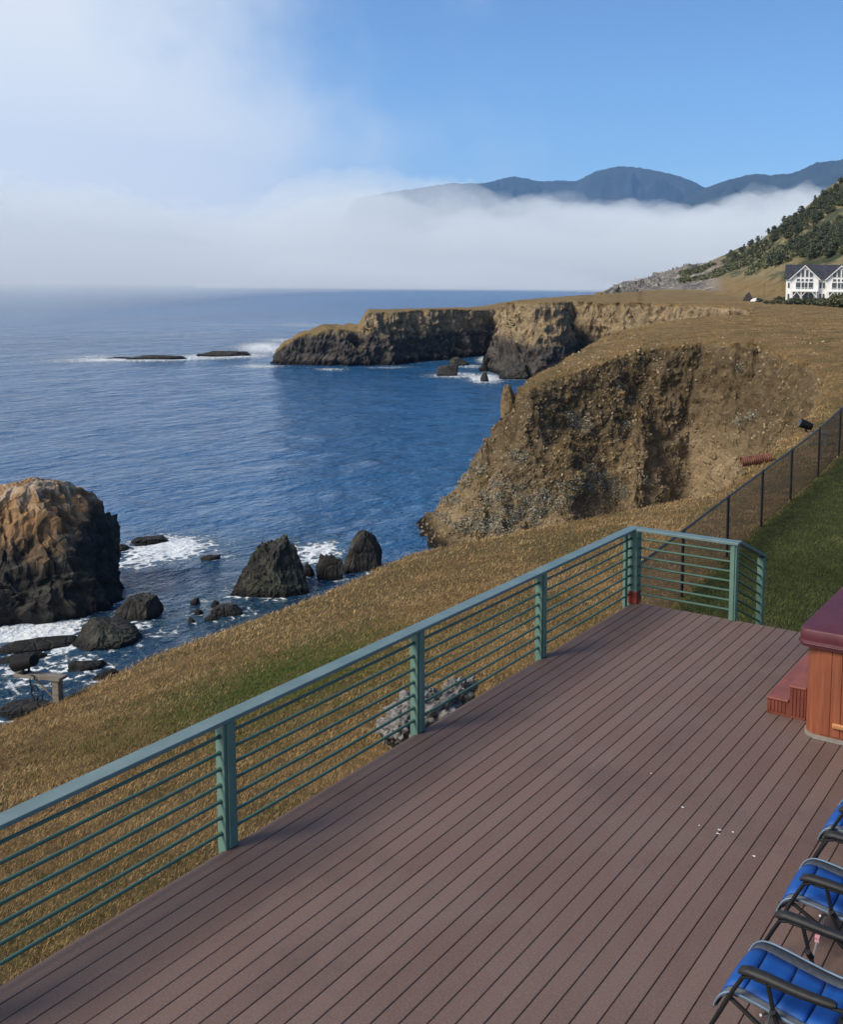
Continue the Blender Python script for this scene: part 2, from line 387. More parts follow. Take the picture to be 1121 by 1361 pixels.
def MAT_terrain():
    t = NT('bluff_ground')
    z = t.sepz()[2]
    cliff, lawn, patch, far, hill, rockpt = (t.attr(a) for a in ('cliff', 'lawn', 'patch', 'far', 'hill', 'rockpt'))
    # straw grass
    n1 = t.noise(.35, 6, .6); n2 = t.noise(2.2, 6, .65); n3 = t.noise(14, 5, .7); n4 = t.noise(.06, 6, .7)
    straw = t.mix(t.mr(n2, .35, .68), (.150, .095, .040), (.300, .190, .080))
    straw = t.mix(t.mr(n1, .42, .64), straw, (.120, .094, .038))
    straw = t.mix(t.mr(n3, .5, .75), straw, (.33, .225, .11))
    straw = t.mix(t.math('MULTIPLY', far, t.mr(n4, .42, .62, 0, .7)), straw, (.20, .155, .075))
    green = t.mix(t.mr(n3, .35, .7), (.030, .040, .014), (.075, .082, .032))
    green2 = t.mix(t.mr(n3, .35, .7), (.045, .075, .012), (.105, .130, .028))
    g = t.mix(t.math('MULTIPLY', patch, t.mr(n2, .25, .6), True), straw, green2)
    g = t.mix(lawn, g, green)
    # tan earth cliffs with layers and scree
    st = t.noise(1.0, 6, .6, stretch=(.10, .10, 1.1), dist=.6)
    e1 = t.noise(.9, 8, .68); e2 = t.noise(7, 6, .7); e3 = t.noise(.16, 4, .6)
    earth = t.ramp(e1, [(.25, (.13, .095, .055)), (.5, (.29, .212, .120)), (.75, (.45, .345, .205))])
    earth = t.mix(t.mr(st, .45, .7, 0, .55), earth, (.42, .325, .19))
    earth = t.mix(t.mr(e2, .53, .60, 0, .42), earth, (.10, .075, .046)); earth = t.mix(t.mr(e2, .45, .38, 0, .5), earth, (.50, .40, .26))
    e4 = t.noise(1.6, 7, .8); earth = t.mix(t.math('MULTIPLY', far, t.mr(e4, .52, .60, 0, .6)), earth, (.07, .055, .04))
    strat = t.noise(1.0, 5, .7, stretch=(.03, .03, 2.6), dist=.35); earth = t.mix(t.mr(strat, .53, .58, 0, .32), earth, (.10, .075, .045))
    earth = t.mix(t.mr(e3, .52, .66, 0, .4), earth, (.16, .125, .070))
    dry = t.math('MULTIPLY', t.mr(t.noise(.5, 6, .7), .5, .62), t.mr(t.noise(3.5, 5, .7), .38, .6))
    earth = t.mix(t.math('MULTIPLY', dry, .6), earth, (.24, .160, .075))
    fine = t.noise(26, 5, .75)
    earth = t.mix(t.mr(fine, .52, .62, 0, .4), earth, (.08, .062, .040)); earth = t.mix(t.mr(fine, .46, .34, 0, .5), earth, (.46, .365, .24))
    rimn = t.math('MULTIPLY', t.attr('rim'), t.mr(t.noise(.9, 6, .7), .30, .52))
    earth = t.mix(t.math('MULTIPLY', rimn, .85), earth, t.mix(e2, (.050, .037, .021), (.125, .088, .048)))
    # grey rock: foot of the far cliffs and the rocky point
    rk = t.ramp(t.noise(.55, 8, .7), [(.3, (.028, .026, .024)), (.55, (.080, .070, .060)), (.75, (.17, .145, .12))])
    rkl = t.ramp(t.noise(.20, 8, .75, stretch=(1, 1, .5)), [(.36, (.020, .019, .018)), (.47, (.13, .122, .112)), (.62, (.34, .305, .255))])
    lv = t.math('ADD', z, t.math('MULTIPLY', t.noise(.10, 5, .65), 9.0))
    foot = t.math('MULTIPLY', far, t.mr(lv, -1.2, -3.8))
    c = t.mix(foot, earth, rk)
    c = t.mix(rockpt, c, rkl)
    # hillside scrub on the ground beyond
    scrub = t.ramp(t.noise(.07, 8, .7), [(.3, (.030, .042, .022)), (.46, (.07, .075, .04)), (.54, (.22, .175, .095)), (.7, (.13, .115, .07))])
    g = t.mix(t.mr(hill, .35, .75), g, scrub)
    cf = t.math('MAXIMUM', cliff, rockpt)
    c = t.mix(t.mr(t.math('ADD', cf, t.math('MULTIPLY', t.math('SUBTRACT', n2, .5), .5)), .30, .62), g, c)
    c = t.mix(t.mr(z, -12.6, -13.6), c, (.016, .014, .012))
    bh = t.math('ADD', t.math('MULTIPLY', t.noise(2.6, 9, .78), 1.0), t.math('MULTIPLY', t.noise(13, 5, .75), .5))
    nm = t.bump(bh, .9, .28)
    return t.fin(c, .92, nm, .12)


print('terrain...')
terrain = build_terrain()
def ground_z(x, y):
    return float(zland(np.array([x]), np.array([y]))[0][0])

# ---------------------------------------------------------------- sea rocks
def MAT_rock(name, kind):
    t = NT(name); z = t.sepz()[2]
    a = t.noise(1.1, 8, .72); b = t.noise(.28, 6, .65); v = t.vor(1.3, 'DISTANCE_TO_EDGE', stretch=(1, 1, .6))
    dark = t.ramp(a, [(.3, (.010, .010, .009)), (.5, (.035, .032, .027)), (.72, (.095, .085, .066))])
    if kind == 'dark': c = t.mix(t.mr(b, .5, .7, 0, .5), dark, (.055, .050, .030))
    elif kind == 'green': c = t.mix(t.mr(b, .4, .65, 0, .6), dark, (.075, .085, .060))
    elif kind == 'stack':
        tan = t.ramp(t.noise(.75, 8, .72), [(.3, (.095, .055, .026)), (.5, (.26, .148, .066)), (.72, (.42, .30, .18))])
        lv = t.math('ADD', t.math('SUBTRACT', z, t.math('MULTIPLY', t.sepz()[0], .22)), t.math('MULTIPLY', t.math('SUBTRACT', t.noise(.33, 5, .65), .5), 5.0))
        c = t.mix(t.mr(lv, 3.0, 4.7), dark, tan)
        gu = t.math('MULTIPLY', t.mr(t.noise(.8, 6, .7), .46, .60), t.mr(t.math('ADD', z, t.math('MULTIPLY', t.sepz()[0], .12)), 5.5, 6.4))
        c = t.mix(t.math('MULTIPLY', gu, .6), c, (.46, .39, .31))
    elif kind == 'sand':
        c = t.ramp(a, [(.3, (.10, .065, .032)), (.5, (.20, .135, .065)), (.72, (.31, .215, .11))])
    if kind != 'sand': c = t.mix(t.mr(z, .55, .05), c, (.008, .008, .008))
    h = t.math('ADD', a, t.math('MULTIPLY', t.noise(6, 6, .7), .35))
    h = t.math('ADD', h, t.math('MULTIPLY', t.mr(v, 0, .12), .25))
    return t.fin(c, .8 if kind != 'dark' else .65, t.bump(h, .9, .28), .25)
M_rock = {k: MAT_rock('rock_'+k, k) for k in ('dark', 'green', 'stack', 'sand')}
_ico = {}
def ico(n):
    if n not in _ico:
        bm = bmesh.new(); bmesh.ops.create_icosphere(bm, subdivisions=n, radius=1.0)
        bm.verts.ensure_lookup_table()
        _ico[n] = (np.array([v.co for v in bm.verts]), np.array([[v.index for v in f.verts] for f in bm.faces])); bm.free()
    return _ico[n]
ROCKS = []
def make_rock(name, pos, size, seed, label, cat='rock', mat='dark', pw=2.4, sub=5, rough=.34, rz=0.0, group=None, shape=None, z0=SEA, sink=.35, facet=.10):
    """size: full width, depth, height above the base level."""
    D, Fq = ico(sub); n = (np.abs(D)**pw).sum(1)**(1/pw); P = D/n[:, None]
    q = D*1.0+np.array([seed*3.1, seed*1.7, seed*.9])
    r = 1+rough*(.75*fbm(q, .95, 2)+.42*(.5-fbm(q, .62, 4, .55, ridge=True)))
    P = P*r[:, None]
    g = np.random.default_rng(int(seed*10)+1)                    # fracture planes
    for k in range(26):
        nv = g.normal(size=3); nv[2] = nv[2]*.7+.12; nv /= np.linalg.norm(nv); dd_ = P @ nv
        P = P-nv*(np.maximum(0, dd_-np.quantile(dd_, g.uniform(.86, .975)))*.88)[:, None]
    P = P*(1+facet*(.50*fbm(q*[1, 1, .9]+P*.15, .20, 5, .65)-.22*fbm(q*[1, 1, .8], .36, 3, .6, ridge=True)))[:, None]
    if shape is not None: P = shape(P)
    lo = -sink
    zz = P[:, 2]; P[:, 2] = np.where(zz < 0, zz*.6, zz)
    for a in (0, 1): P[:, a] -= (np.percentile(P[:, a], 99.5)+np.percentile(P[:, a], .5))/2
    P = P*np.array([size[0]/2/np.percentile(np.abs(P[:, 0]), 99.5), size[1]/2/np.percentile(np.abs(P[:, 1]), 99.5), size[2]/np.percentile(P[:, 2], 99.7)])
    o = mesh_np(name, P, Fq, M_rock[mat], None, sub < 5 or mat == 'sand'); o.location = (pos[0], pos[1], z0); o.rotation_euler = (0, 0, rz)
    tag(o, label, cat, group)
    if z0 == SEA: ROCKS.append((pos[0], pos[1], max(size[0], size[1])/2))
    return o
VIEW = lambda px: math.atan2(*A(px, 1.0))      # bearing, so widths are measured across the sight line
def rock_px(name, px, py, wpx, hpx, depth, seed, label, **k):
    p = onz(px, py, SEA); d = math.hypot(*p); s = d/F_*1.0
    dd = depth*wpx*s
    dc = d+dd*.42; c = A(px, dc); top = EYE[2]-(py-hpx-381.5+.0113*(CX-px))*dc*.985/F_-SEA
    return make_rock(name, c, (wpx*s*1.04, dd, max(top*(1.15 if wpx < 80 and d < 90 else 1.0), .35)), seed, label, rz=-VIEW(px), **k)
def stack_shape(P):
    P = P.copy(); P[:, 0] *= 1-.08*np.clip(P[:, 2], 0, 1); z = P[:, 2]; P[:, 2] = np.where(z > .72, .72+(z-.72)*.38, z)+.07*np.exp(-((P[:, 0]-.25)/.35)**2)*(z > .3)-.10*np.clip(P[:, 0]-.45, 0, 1)*(z > .3); return P
rock_px('sea_stack', 6, 832, 240, 214, .85, 2.3, 'massive blocky sea stack, tan and guano streaked on top, black below', cat='sea stack', mat='stack', pw=4.0, sub=6, rough=.19, shape=stack_shape, facet=.16)
def boulder_shape(P):
    P = P.copy(); k = np.clip(P[:, 2], 0, 1); P[:, 0] = P[:, 0]*(1-.24*k)+.08*k; P[:, 1] *= 1-.2*k; return P
rock_px('sea_rock', 350, 794, 100, 78, .9, 6.6, 'large rounded greenish grey boulder standing alone in the water', mat='green', pw=2.4, sub=6, rough=.17, facet=.13, shape=boulder_shape)
rock_px('sea_rock', 125, 866, 78, 60, .9, 8.4, 'pointed dark grey rock in front of the foot of the sea stack', mat='green', pw=2.1, sub=5, rough=.36)
rock_px('sea_rock', 170, 828, 54, 48, .9, 11.9, 'brownish black rock close beside the foot of the sea stack', pw=2.4)
rock_px('sea_rock', 187, 724, 42, 17, .8, 13.1, 'low black rock in the white foam beyond the sea stack', pw=2.2)
rock_px('sea_rock', 148, 733, 20, 9, .8, 19.7, 'small black rock touching the far side of the sea stack', pw=2.2, sub=4)
rock_px('sea_rock', 270, 747, 24, 8, .8, 15.8, 'small flat black rock awash with a ring of foam', pw=2.2, sub=4)
rock_px('sea_rock', 478, 762, 50, 42, .8, 18.9, 'tall black rock against the foot of the grassy bluff', pw=3.2, rough=.24)
rock_px('sea_rock', 433, 772, 34, 25, .8, 21.4, 'squat black rock between the tall one and the lone boulder', pw=2.6)
rock_px('sea_rock', 405, 766, 14, 11, .8, 22.6, 'tiny black rock beside the lone boulder', sub=4)
rock_px('sea_rock', 292, 822, 40, 20, .8, 24.4, 'lumpy dark rock, largest of the cluster by the bluff', pw=2.3)
for i, (px, py, w, h) in enumerate([(268, 828, 17, 12), (247, 805, 13, 8), (252, 819, 11, 7), (274, 808, 12, 6), (241, 831, 9, 5)]):
    rock_px('small_sea_rock', px, py, w, h, .8, 30.3+i*2.7, 'small dark rock in the cluster between the lone boulder and the bluff', sub=4, group='small rocks clustered by the bluff')
rock_px('sea_rock', 8, 955, 60, 34, .8, 41.0, 'black rounded rock at the edge of the bluff below the lamp stand', pw=2.4)
for i, (px, py, w, h) in enumerate([(30, 868, 95, 14), (95, 893, 44, 9), (8, 884, 50, 8), (120, 905, 30, 6)]):
    rock_px('reef_rock', px, py, w, h, .5, 50.3+i*3.3, 'low wet black reef in the broken water below the sea stack', sub=4, group='wet reef rocks', facet=.2)
rock_px('skerry', 203, 478, 72, 8, .35, 61.5, 'long low black skerry out at sea, the one farther from the promontory', rough=.5, facet=.2)
rock_px('skerry', 158, 477, 34, 4, .4, 63.8, 'thin black skerry awash at the seaward end of the long one', rough=.5, facet=.2, sub=4)
rock_px('skerry', 295, 474, 66, 7, .35, 66.1, 'low black skerry out at sea nearer to the promontory tip', rough=.5, facet=.2)
rock_px('sea_rock', 595, 500, 28, 11, .7, 70.2, 'dark rock ringed with surf in the bay below the promontory', sub=4)
rock_px('sea_rock', 611, 486, 26, 7, .7, 72.7, 'flat dark rock close under the promontory cliff', sub=4)
rock_px('sea_rock', 645, 507, 11, 9, .8, 74.4, 'small dark rock breaking the surf near the round headland', sub=4)
rock_px('sea_rock', 684, 504, 42, 17, .7, 77.9, 'broad dark boulder at the foot of the round headland', sub=5)
rock_px('sea_rock', 672, 488, 20, 9, .7, 79.1, 'smaller dark boulder behind the broad one at the round headland', sub=4)
rock_px('sea_rock', 703, 490, 24, 14, .7, 81.5, 'dark boulder tucked against the round headland cliff', sub=4)
rock_px('offshore_rock', 721, 431, 48, 30, .7, 84.4, 'humped dark rock rising behind the flat promontory top', sub=5, pw=2.4)

# earth knobs left standing on the cliff edge
# ---------------------------------------------------------------- sea
FOAM = [  # px, py, half width px, half height px, strength
    (225, 728, 55, 17, 1.15), (185, 745, 40, 10, .8), (290, 742, 25, 6, .6), (420, 735, 34, 16, .9), (45, 840, 60, 13, 1.25), (80, 862, 55, 10, .7), (100, 885, 45, 18, .62), (25, 895, 50, 22, .5),
    (185, 835, 30, 6, .6), (215, 845, 30, 5, .5), (30, 915, 60, 25, .42), (200, 477, 120, 3.5, .9), (120, 474, 60, 4, .5), (300, 473, 60, 4, .9), (350, 462, 40, 9, .85), (375, 452, 30, 4, .6), (345, 487, 35, 3, .7), (440, 491, 25, 2, .6),
    (610, 499, 45, 4, .8), (645, 503, 25, 7, 1.0), (650, 478, 16, 5, 1.0), (625, 487, 30, 2.5, .6), (400, 432, 50, 3, .5), (250, 445, 120, 3, .35), (300, 432, 60, 2, .4), (520, 488, 40, 2, .5)]
def MAT_sea():
    t = NT('sea_water')
    foam = t.attr('foam'); dist = t.attr('far')
    n1 = t.noise(.10, 4, .55, stretch=(1, .55, 1)); n2 = t.noise(.55, 5, .6, stretch=(1, .6, 1)); n3 = t.noise(2.4, 4, .6)
    big = t.noise(.010, 4, .5, stretch=(1, .4, 1))
    base = t.mix(t.mr(big, .35, .65), (.007, .058, .155), (.012, .085, .21))
    base = t.mix(t.mr(n2, .4, .75, 0, .5), base, (.016, .085, .20))
    base = t.mix(t.math('MULTIPLY', t.attr('refl_kelp'), .8), base, t.mix(n2, (.010, .018, .026), (.018, .040, .060)))  # reflected cliffs and kelp near shore, mixed into the base colour as dark grey
    lace = t.vor(1.1, 'DISTANCE_TO_EDGE', vec=None); lace = t.mr(lace, .25, .0); fn = t.noise(.8, 8, .72, dist=1.2)
    f = t.math('ADD', t.math('MULTIPLY', foam, .62), t.math('SUBTRACT', t.math('ADD', t.math('MULTIPLY', fn, .75), t.math('MULTIPLY', lace, .22)), .46))
    f = t.math('SUBTRACT', f, t.math('MULTIPLY', t.math('SUBTRACT', t.noise(3.2, 6, .75), .5), .9))
    fm = t.mr(f, .30, .42)
    thin = t.math('MULTIPLY', t.mr(f, .10, .35), .30)
    cap = t.math('MULTIPLY', t.mr(t.noise(.12, 7, .72, stretch=(1.0, .35, 1)), .665, .72), .35)
    c = t.mix(thin, base, (.10, .20, .24)); c = t.mix(t.math('MAXIMUM', fm, cap), c, (.62, .66, .68))
    h = t.math('ADD', t.math('MULTIPLY', n1, 1.6), t.math('ADD', t.math('MULTIPLY', n2, .55), t.math('MULTIPLY', n3, .12)))
    h = t.math('ADD', h, t.math('MULTIPLY', fm, .12))
    nm = t.bump(h, 1.0, 1.6)
    rough = t.mix(fm, t.mr(dist, 0, 1, .08, .22), (.7, .7, .7))
    return t.fin(c, rough, nm, .5, IOR=1.333)
def build_sea():
    NA, NR = 620, 760
    th = np.array([math.atan2(*A(p, 1.0)) for p in np.linspace(-420, 1500, NA)])
    rr = np.concatenate([np.geomspace(28, 120, 330, endpoint=False), np.geomspace(120, 400, 230, endpoint=False), np.geomspace(400, 40000, 200)])
    X = (np.sin(th)[:, None]*rr).ravel(); Y = (np.cos(th)[:, None]*rr).ravel(); D = np.hypot(X, Y)
    far = sst(np.log(D), math.log(90), math.log(1500))
    Z = np.full(X.shape, SEA); n = D < 420
    Z[n] += (fbm2(X[n], Y[n], 14, 2, 1)*.10+fbm2(X[n], Y[n]*.6, 4.5, 3, 2)*.10+fbm2(X[n], Y[n]*.7, 1.4, 2, 4)*.05*sst(D[n], 130, 60))
    foam = np.zeros(X.shape)
    for px, py, hw, hh, k in FOAM:
        c = onz(px, py, SEA); d = math.hypot(*c); u = np.array(c)/d; lat = hw*d/F_; rad = hh*d*d/(18.38*F_)
        e = (((X-c[0])*u[1]-(Y-c[1])*u[0])/lat)**2+(((X-c[0])*u[0]+(Y-c[1])*u[1])/rad)**2
        foam = np.maximum(foam, k*np.exp(-e*.9))
    for x, y, r in ROCKS:
        dd = np.hypot(X-x, Y-y)-r; foam = np.maximum(foam, .42*np.exp(-np.maximum(dd, 0)/1.1))
    m = (D > 30) & (D < 430); S = np.full(X.shape, -99.0)
    S[m] = sdf(X[m], Y[m]); foam = np.maximum(foam, np.where((S > -16) & (D > 120), .32, 0)*np.exp(-np.abs(S+7)/2.5))
    refl_kelp = sst(D, 86, 58)*np.where(S > -90, sst(S, -50, -24), 0)*sst(bearing_px(X, Y), 520, 380)  # mask for the painted cliff reflection and kelp close inshore
    G = np.arange(NA*len(rr)).reshape(NA, len(rr))
    Fq = np.stack([G[:-1, :-1], G[:-1, 1:], G[1:, 1:], G[1:, :-1]], -1).reshape(-1, 4)
    o = mesh_np('sea', np.stack([X, Y, Z], 1), Fq, MAT_sea(), None, True, dict(foam=foam, far=far, refl_kelp=refl_kelp))
    tag(o, 'deep blue ocean with white surf around the rocks', 'sea', kind='structure'); return o
print('sea...')
sea = build_sea()

# ---------------------------------------------------------------- mountains
def build_mountains(name, prof, dist, seed, label):
    px = np.linspace(prof[0][0], prof[-1][0], 420); y = np.interp(px, [p[0] for p in prof], [p[1] for p in prof])
    hor = 381.0
    H = (hor-y)/F_*dist
    nv = 70; v = np.linspace(-1, 1, nv)
    V = []
    for i, p in enumerate(px):
        ax, ay = A(p, 1.0)
        for t in v:
            d = dist+t*dist*.10
            V.append((ax*d, ay*d, H[i]*(1-abs(t)**1.15)*(1.0)))
    V = np.array(V); q = V.copy()
    t = np.tile(np.abs(v), len(px))
    V[:, 2] += (fbm(q*[1, 1, 0], 900, 5, .5, ridge=True)-.6)*.16*H.repeat(nv)*sst(t, .02, .45)*1.6 + fbm(q*[1, 1, 0], 60, 3)*9
    V[:, 2] = np.where(t > .985, SEA-60, np.maximum(V[:, 2], 4)+SEA)
    G = np.arange(len(px)*nv).reshape(len(px), nv); Fq = np.stack([G[:-1, :-1], G[1:, :-1], G[1:, 1:], G[:-1, 1:]], -1).reshape(-1, 4)
    t_ = NT('forest_slopes'); n = t_.noise(.004, 7, .65)
    o = mesh_np(name, V, Fq, t_.fin(t_.ramp(n, [(.3, (.014, .022, .018)), (.6, (.030, .040, .032)), (.75, (.06, .06, .045))]), .95, None, .1), None, True)
    tag(o, label, 'mountain', kind='structure'); return o
build_mountains('mountain_ridge', [(436, 345), (455, 300), (474, 272), (510, 264), (560, 256), (600, 249), (640, 249), (660, 244), (682, 239), (720, 245), (740, 243), (765, 244), (790, 231), (820, 224), (850, 226), (890, 234), (915, 242), (960, 265), (1040, 310)], 9500, 1, 'blue forested mountain ridge rising out of the fog bank')
build_mountains('mountain_ridge', [(840, 330), (900, 268), (945, 248), (965, 241), (1000, 233), (1020, 236), (1050, 233), (1080, 221), (1121, 216), (1200, 208), (1300, 215), (1420, 240)], 7600, 2, 'nearer blue mountain shoulder meeting the wooded hillside')

# ---------------------------------------------------------------- deck
M_deck = None
def MAT_deck():
    t = NT('composite_decking'); v = t.attr('tone')
    n = t.noise(1.2, 5, .6); s = t.noise(6, 6, .7, stretch=(6, .35, 1)); f = t.noise(75, 3, .8)
    c = t.mix(v, (.119, .072, .057), (.153, .097, .078))
    c = t.mix(t.mr(n, .38, .68, 0, .45), c, (.148, .105, .090))
    c = t.mix(t.mr(s, .45, .75, 0, .25), c, (.09, .062, .058))
    c = t.mix(t.mr(f, .54, .64, 0, .5), c, (.22, .165, .145))
    c = t.mix(t.mr(f, .46, .36, 0, .5), c, (.065, .044, .038))
    g = t.noise(.55, 7, .7); c = t.mix(t.mr(g, .52, .66, 0, .35), c, (.070, .048, .043)); sp = t.noise(22, 3, .6); c = t.mix(t.mr(sp, .70, .76, 0, .5), c, (.045, .032, .028))
    h = t.math('ADD', t.math('MULTIPLY', s, .6), t.math('MULTIPLY', f, .3))
    return t.fin(c, .68, t.bump(h, .25, .004), .35)
deck = empty('deck', (-5.9, 12.45, 0)); tag(deck, 'wide brown composite board deck overlooking the sea', 'deck', kind='structure')
def build_deck():
    X0, Y0, Y1, PW, GAP = -5.90, -3.0, 12.45, .1453, .0065
    V, Fq, T = [], [], []
    r = random.Random(4)
    n = 66
    for i in range(n):
        xa = X0+i*PW; xb = xa+PW-GAP; b = .004; dz = r.uniform(-.0008, .0008); ye = Y1+r.uniform(-.004, .004)
        prof = [(xa, -.028), (xa, -b), (xa+b, 0), (xb-b, 0), (xb, -b), (xb, -.028)]
        k = len(V)
        for y in (Y0, ye): V += [(x, y, z+dz) for x, z in prof]
        for q in range(5): Fq.append((k+q, k+q+1, k+6+q+1, k+6+q))
        Fq.append((k+6, k+7, k+10, k+11)); Fq.append((k+7, k+8, k+9, k+10))
        T += [r.random()]*12
    V = np.array(V)-np.array([-5.9, 12.45, 0])
    o = mesh_np('deck_board', V, Fq, MAT_deck(), deck, False, dict(tone=T)); o['kind'] = 'stuff'
    m = MB(); m.box((0.02, -15.4, -.07), (9.55, -.03, -.034)); m.build('gap_backing', simple('gap_shade', (.012, .009, .008)), deck)  # one solid near-black sheet; its colour supplies the shade seen through the board gaps
    m = MB(); m.box((-.022, -15.4, -.26), (-.003, 0, -.008)); m.box((-.02, .006, -.26), (9.6, .025, -.03)); m.build('fascia', simple('fascia_board', (.10, .07, .062), .75, stretch=(1, .1, 1)), deck)
    for i, (px, py, a, b) in enumerate([(908, 1073, .018, .010), (957, 1103, .022, .010), (955, 1108, .024, .008), (975, 1106, .013, .007), (1003, 1138, .016, .009), (930, 1097, .009, .006), (866, 1028, .010, .006)]):
        x, y = onz(px, py, .001); bm = bmesh.new(); bmesh.ops.create_circle(bm, cap_ends=True, segments=12, radius=1)
        for v in bm.verts: f = 1+.25*math.sin(3*math.atan2(v.co.y, v.co.x)+i); v.co = Vector((x+5.9+v.co.x*a*f*.75, y-12.45+v.co.y*b*f, .0025))
        me = bpy.data.meshes.new('paint_spot'); bm.to_mesh(me); bm.free(); link('white_splatter', me, M_spot, deck)
M_spot = simple('white_spatter', (.72, .72, .70), .8)
build_deck()

# ---------------------------------------------------------------- deck railing
M_green = None
def MAT_green(name, c1, c2, rough=.5):
    t = NT(name); n = t.noise(3, 5, .6); s = t.noise(9, 5, .7, stretch=(1, 1, .12)); w = t.noise(40, 4, .7)
    c = t.mix(t.mr(n, .3, .7), c1, c2); c = t.mix(t.mr(s, .55, .8, 0, .35), c, tuple(x*.6 for x in c1))
    c = t.mix(t.mr(w, .68, .76, 0, .5), c, (.35, .38, .36))
    return t.fin(c, rough, t.bump(s, .2, .004), .4)
M_post = MAT_green('green_post_paint', (.085, .160, .130), (.112, .198, .162))
M_cap = MAT_green('green_cap_paint', (.095, .150, .152), (.130, .190, .190), .42)
M_pipe = MAT_green('green_pipe_paint', (.036, .088, .066), (.052, .115, .088), .38)
PX_ = -5.935
def build_railing():
    root = empty('deck_railing', (PX_, 12.45, 0)); tag(root, 'sage green railing of square posts, flat cap and seven pipes along the deck edge', 'railing')
    inv = Matrix.Translation((-PX_, -12.45, 0))
    ZS = [.13+.13*i for i in range(7)]
    posts = [.45, 2.85, 5.24, 7.63, 9.98, 12.45]
    def part(mb, name, mat, **k):
        for v in mb.bm.verts: v.co = inv @ v.co
        return mb.build(name, mat, root, **k)
    for y in posts:
        m = MB(); m.box((PX_-.045, y-.06, -.45), (PX_+.045, y+.06, 1.018), .004)
        m.box((PX_+.0452, y-.032, .012), (PX_+.062, y+.032, 1.016), .003)
        if y == posts[-1]: m.box((PX_+.046, y-.07, .003), (PX_+.100, y+.07, 1.017), .004)
        po = part(m, 'post', M_post)
        if y == posts[-1]:
            m = MB(); m.box((PX_-.03, y-.076, .001), (PX_+.107, y+.076, .17), .004)
            b = part(m, 'post_sleeve', simple('red_sleeve', (.22, .035, .025), .5, .3)); b.parent = po; b['label'] = 'red sleeve round the foot of the corner post'
            m = MB(); m.box((PX_-.045, y-.21, -.45), (PX_-.005, y-.14, 1.016), .004); part(m, 'post', M_post)
    xe = -4.46
    m = MB(); m.box((xe-.045, 12.45-.045, .002), (xe+.045, 12.45+.045, 1.018), .004); m.box((xe-.022, 12.45-.06, .004), (xe+.022, 12.4045, 1.016), .003); part(m, 'post', M_post)
    ys = 13.5; m = MB(); m.box((xe+.02-.045, ys-.045, -1.2), (xe+.02+.045, ys+.045, .60), .004); part(m, 'post', M_post)
    # caps
    m = MB(); m.box((PX_-.080, -.6, 1.0205), (PX_+.07, 12.525, 1.055), .006); part(m, 'cap_rail', M_cap)
    m = MB(); m.box((PX_+.0725, 12.375, 1.0205), (xe+.07, 12.525, 1.058), .006); part(m, 'cap_rail', M_cap)
    m = MB(); m.prism([(12.527, 1.018), (13.62, .575), (13.62, .615), (12.527, 1.058)], xe-.05, xe+.07, 'x'); part(m, 'cap_rail', M_cap)
    # pipes, one per span and level
    for a, b in zip(posts[:-1], posts[1:]):
        for z in ZS:
            sag = random.uniform(-.003, .003)
            m = MB(); m.tube([(PX_, a+.061, z), (PX_, (a+b)/2, z+sag-.003), (PX_, b-.061, z)], (.0145), 10)
            m.tube([(PX_, b-.075, z), (PX_, b-.0605, z)], .019, 10); part(m, 'rail_pipe', M_pipe, smooth=True)
    for z in ZS:
        m = MB(); m.tube([(PX_+.101, 12.45, z), (xe-.046, 12.45, z)], (.0145), 10); part(m, 'rail_pipe', M_pipe, smooth=True)
        m = MB(); m.tube([(xe+.005, 12.496, z+.02), (xe+.02, ys-.046, z-.43)], (.0145), 10); part(m, 'rail_pipe', M_pipe, smooth=True)
build_railing()

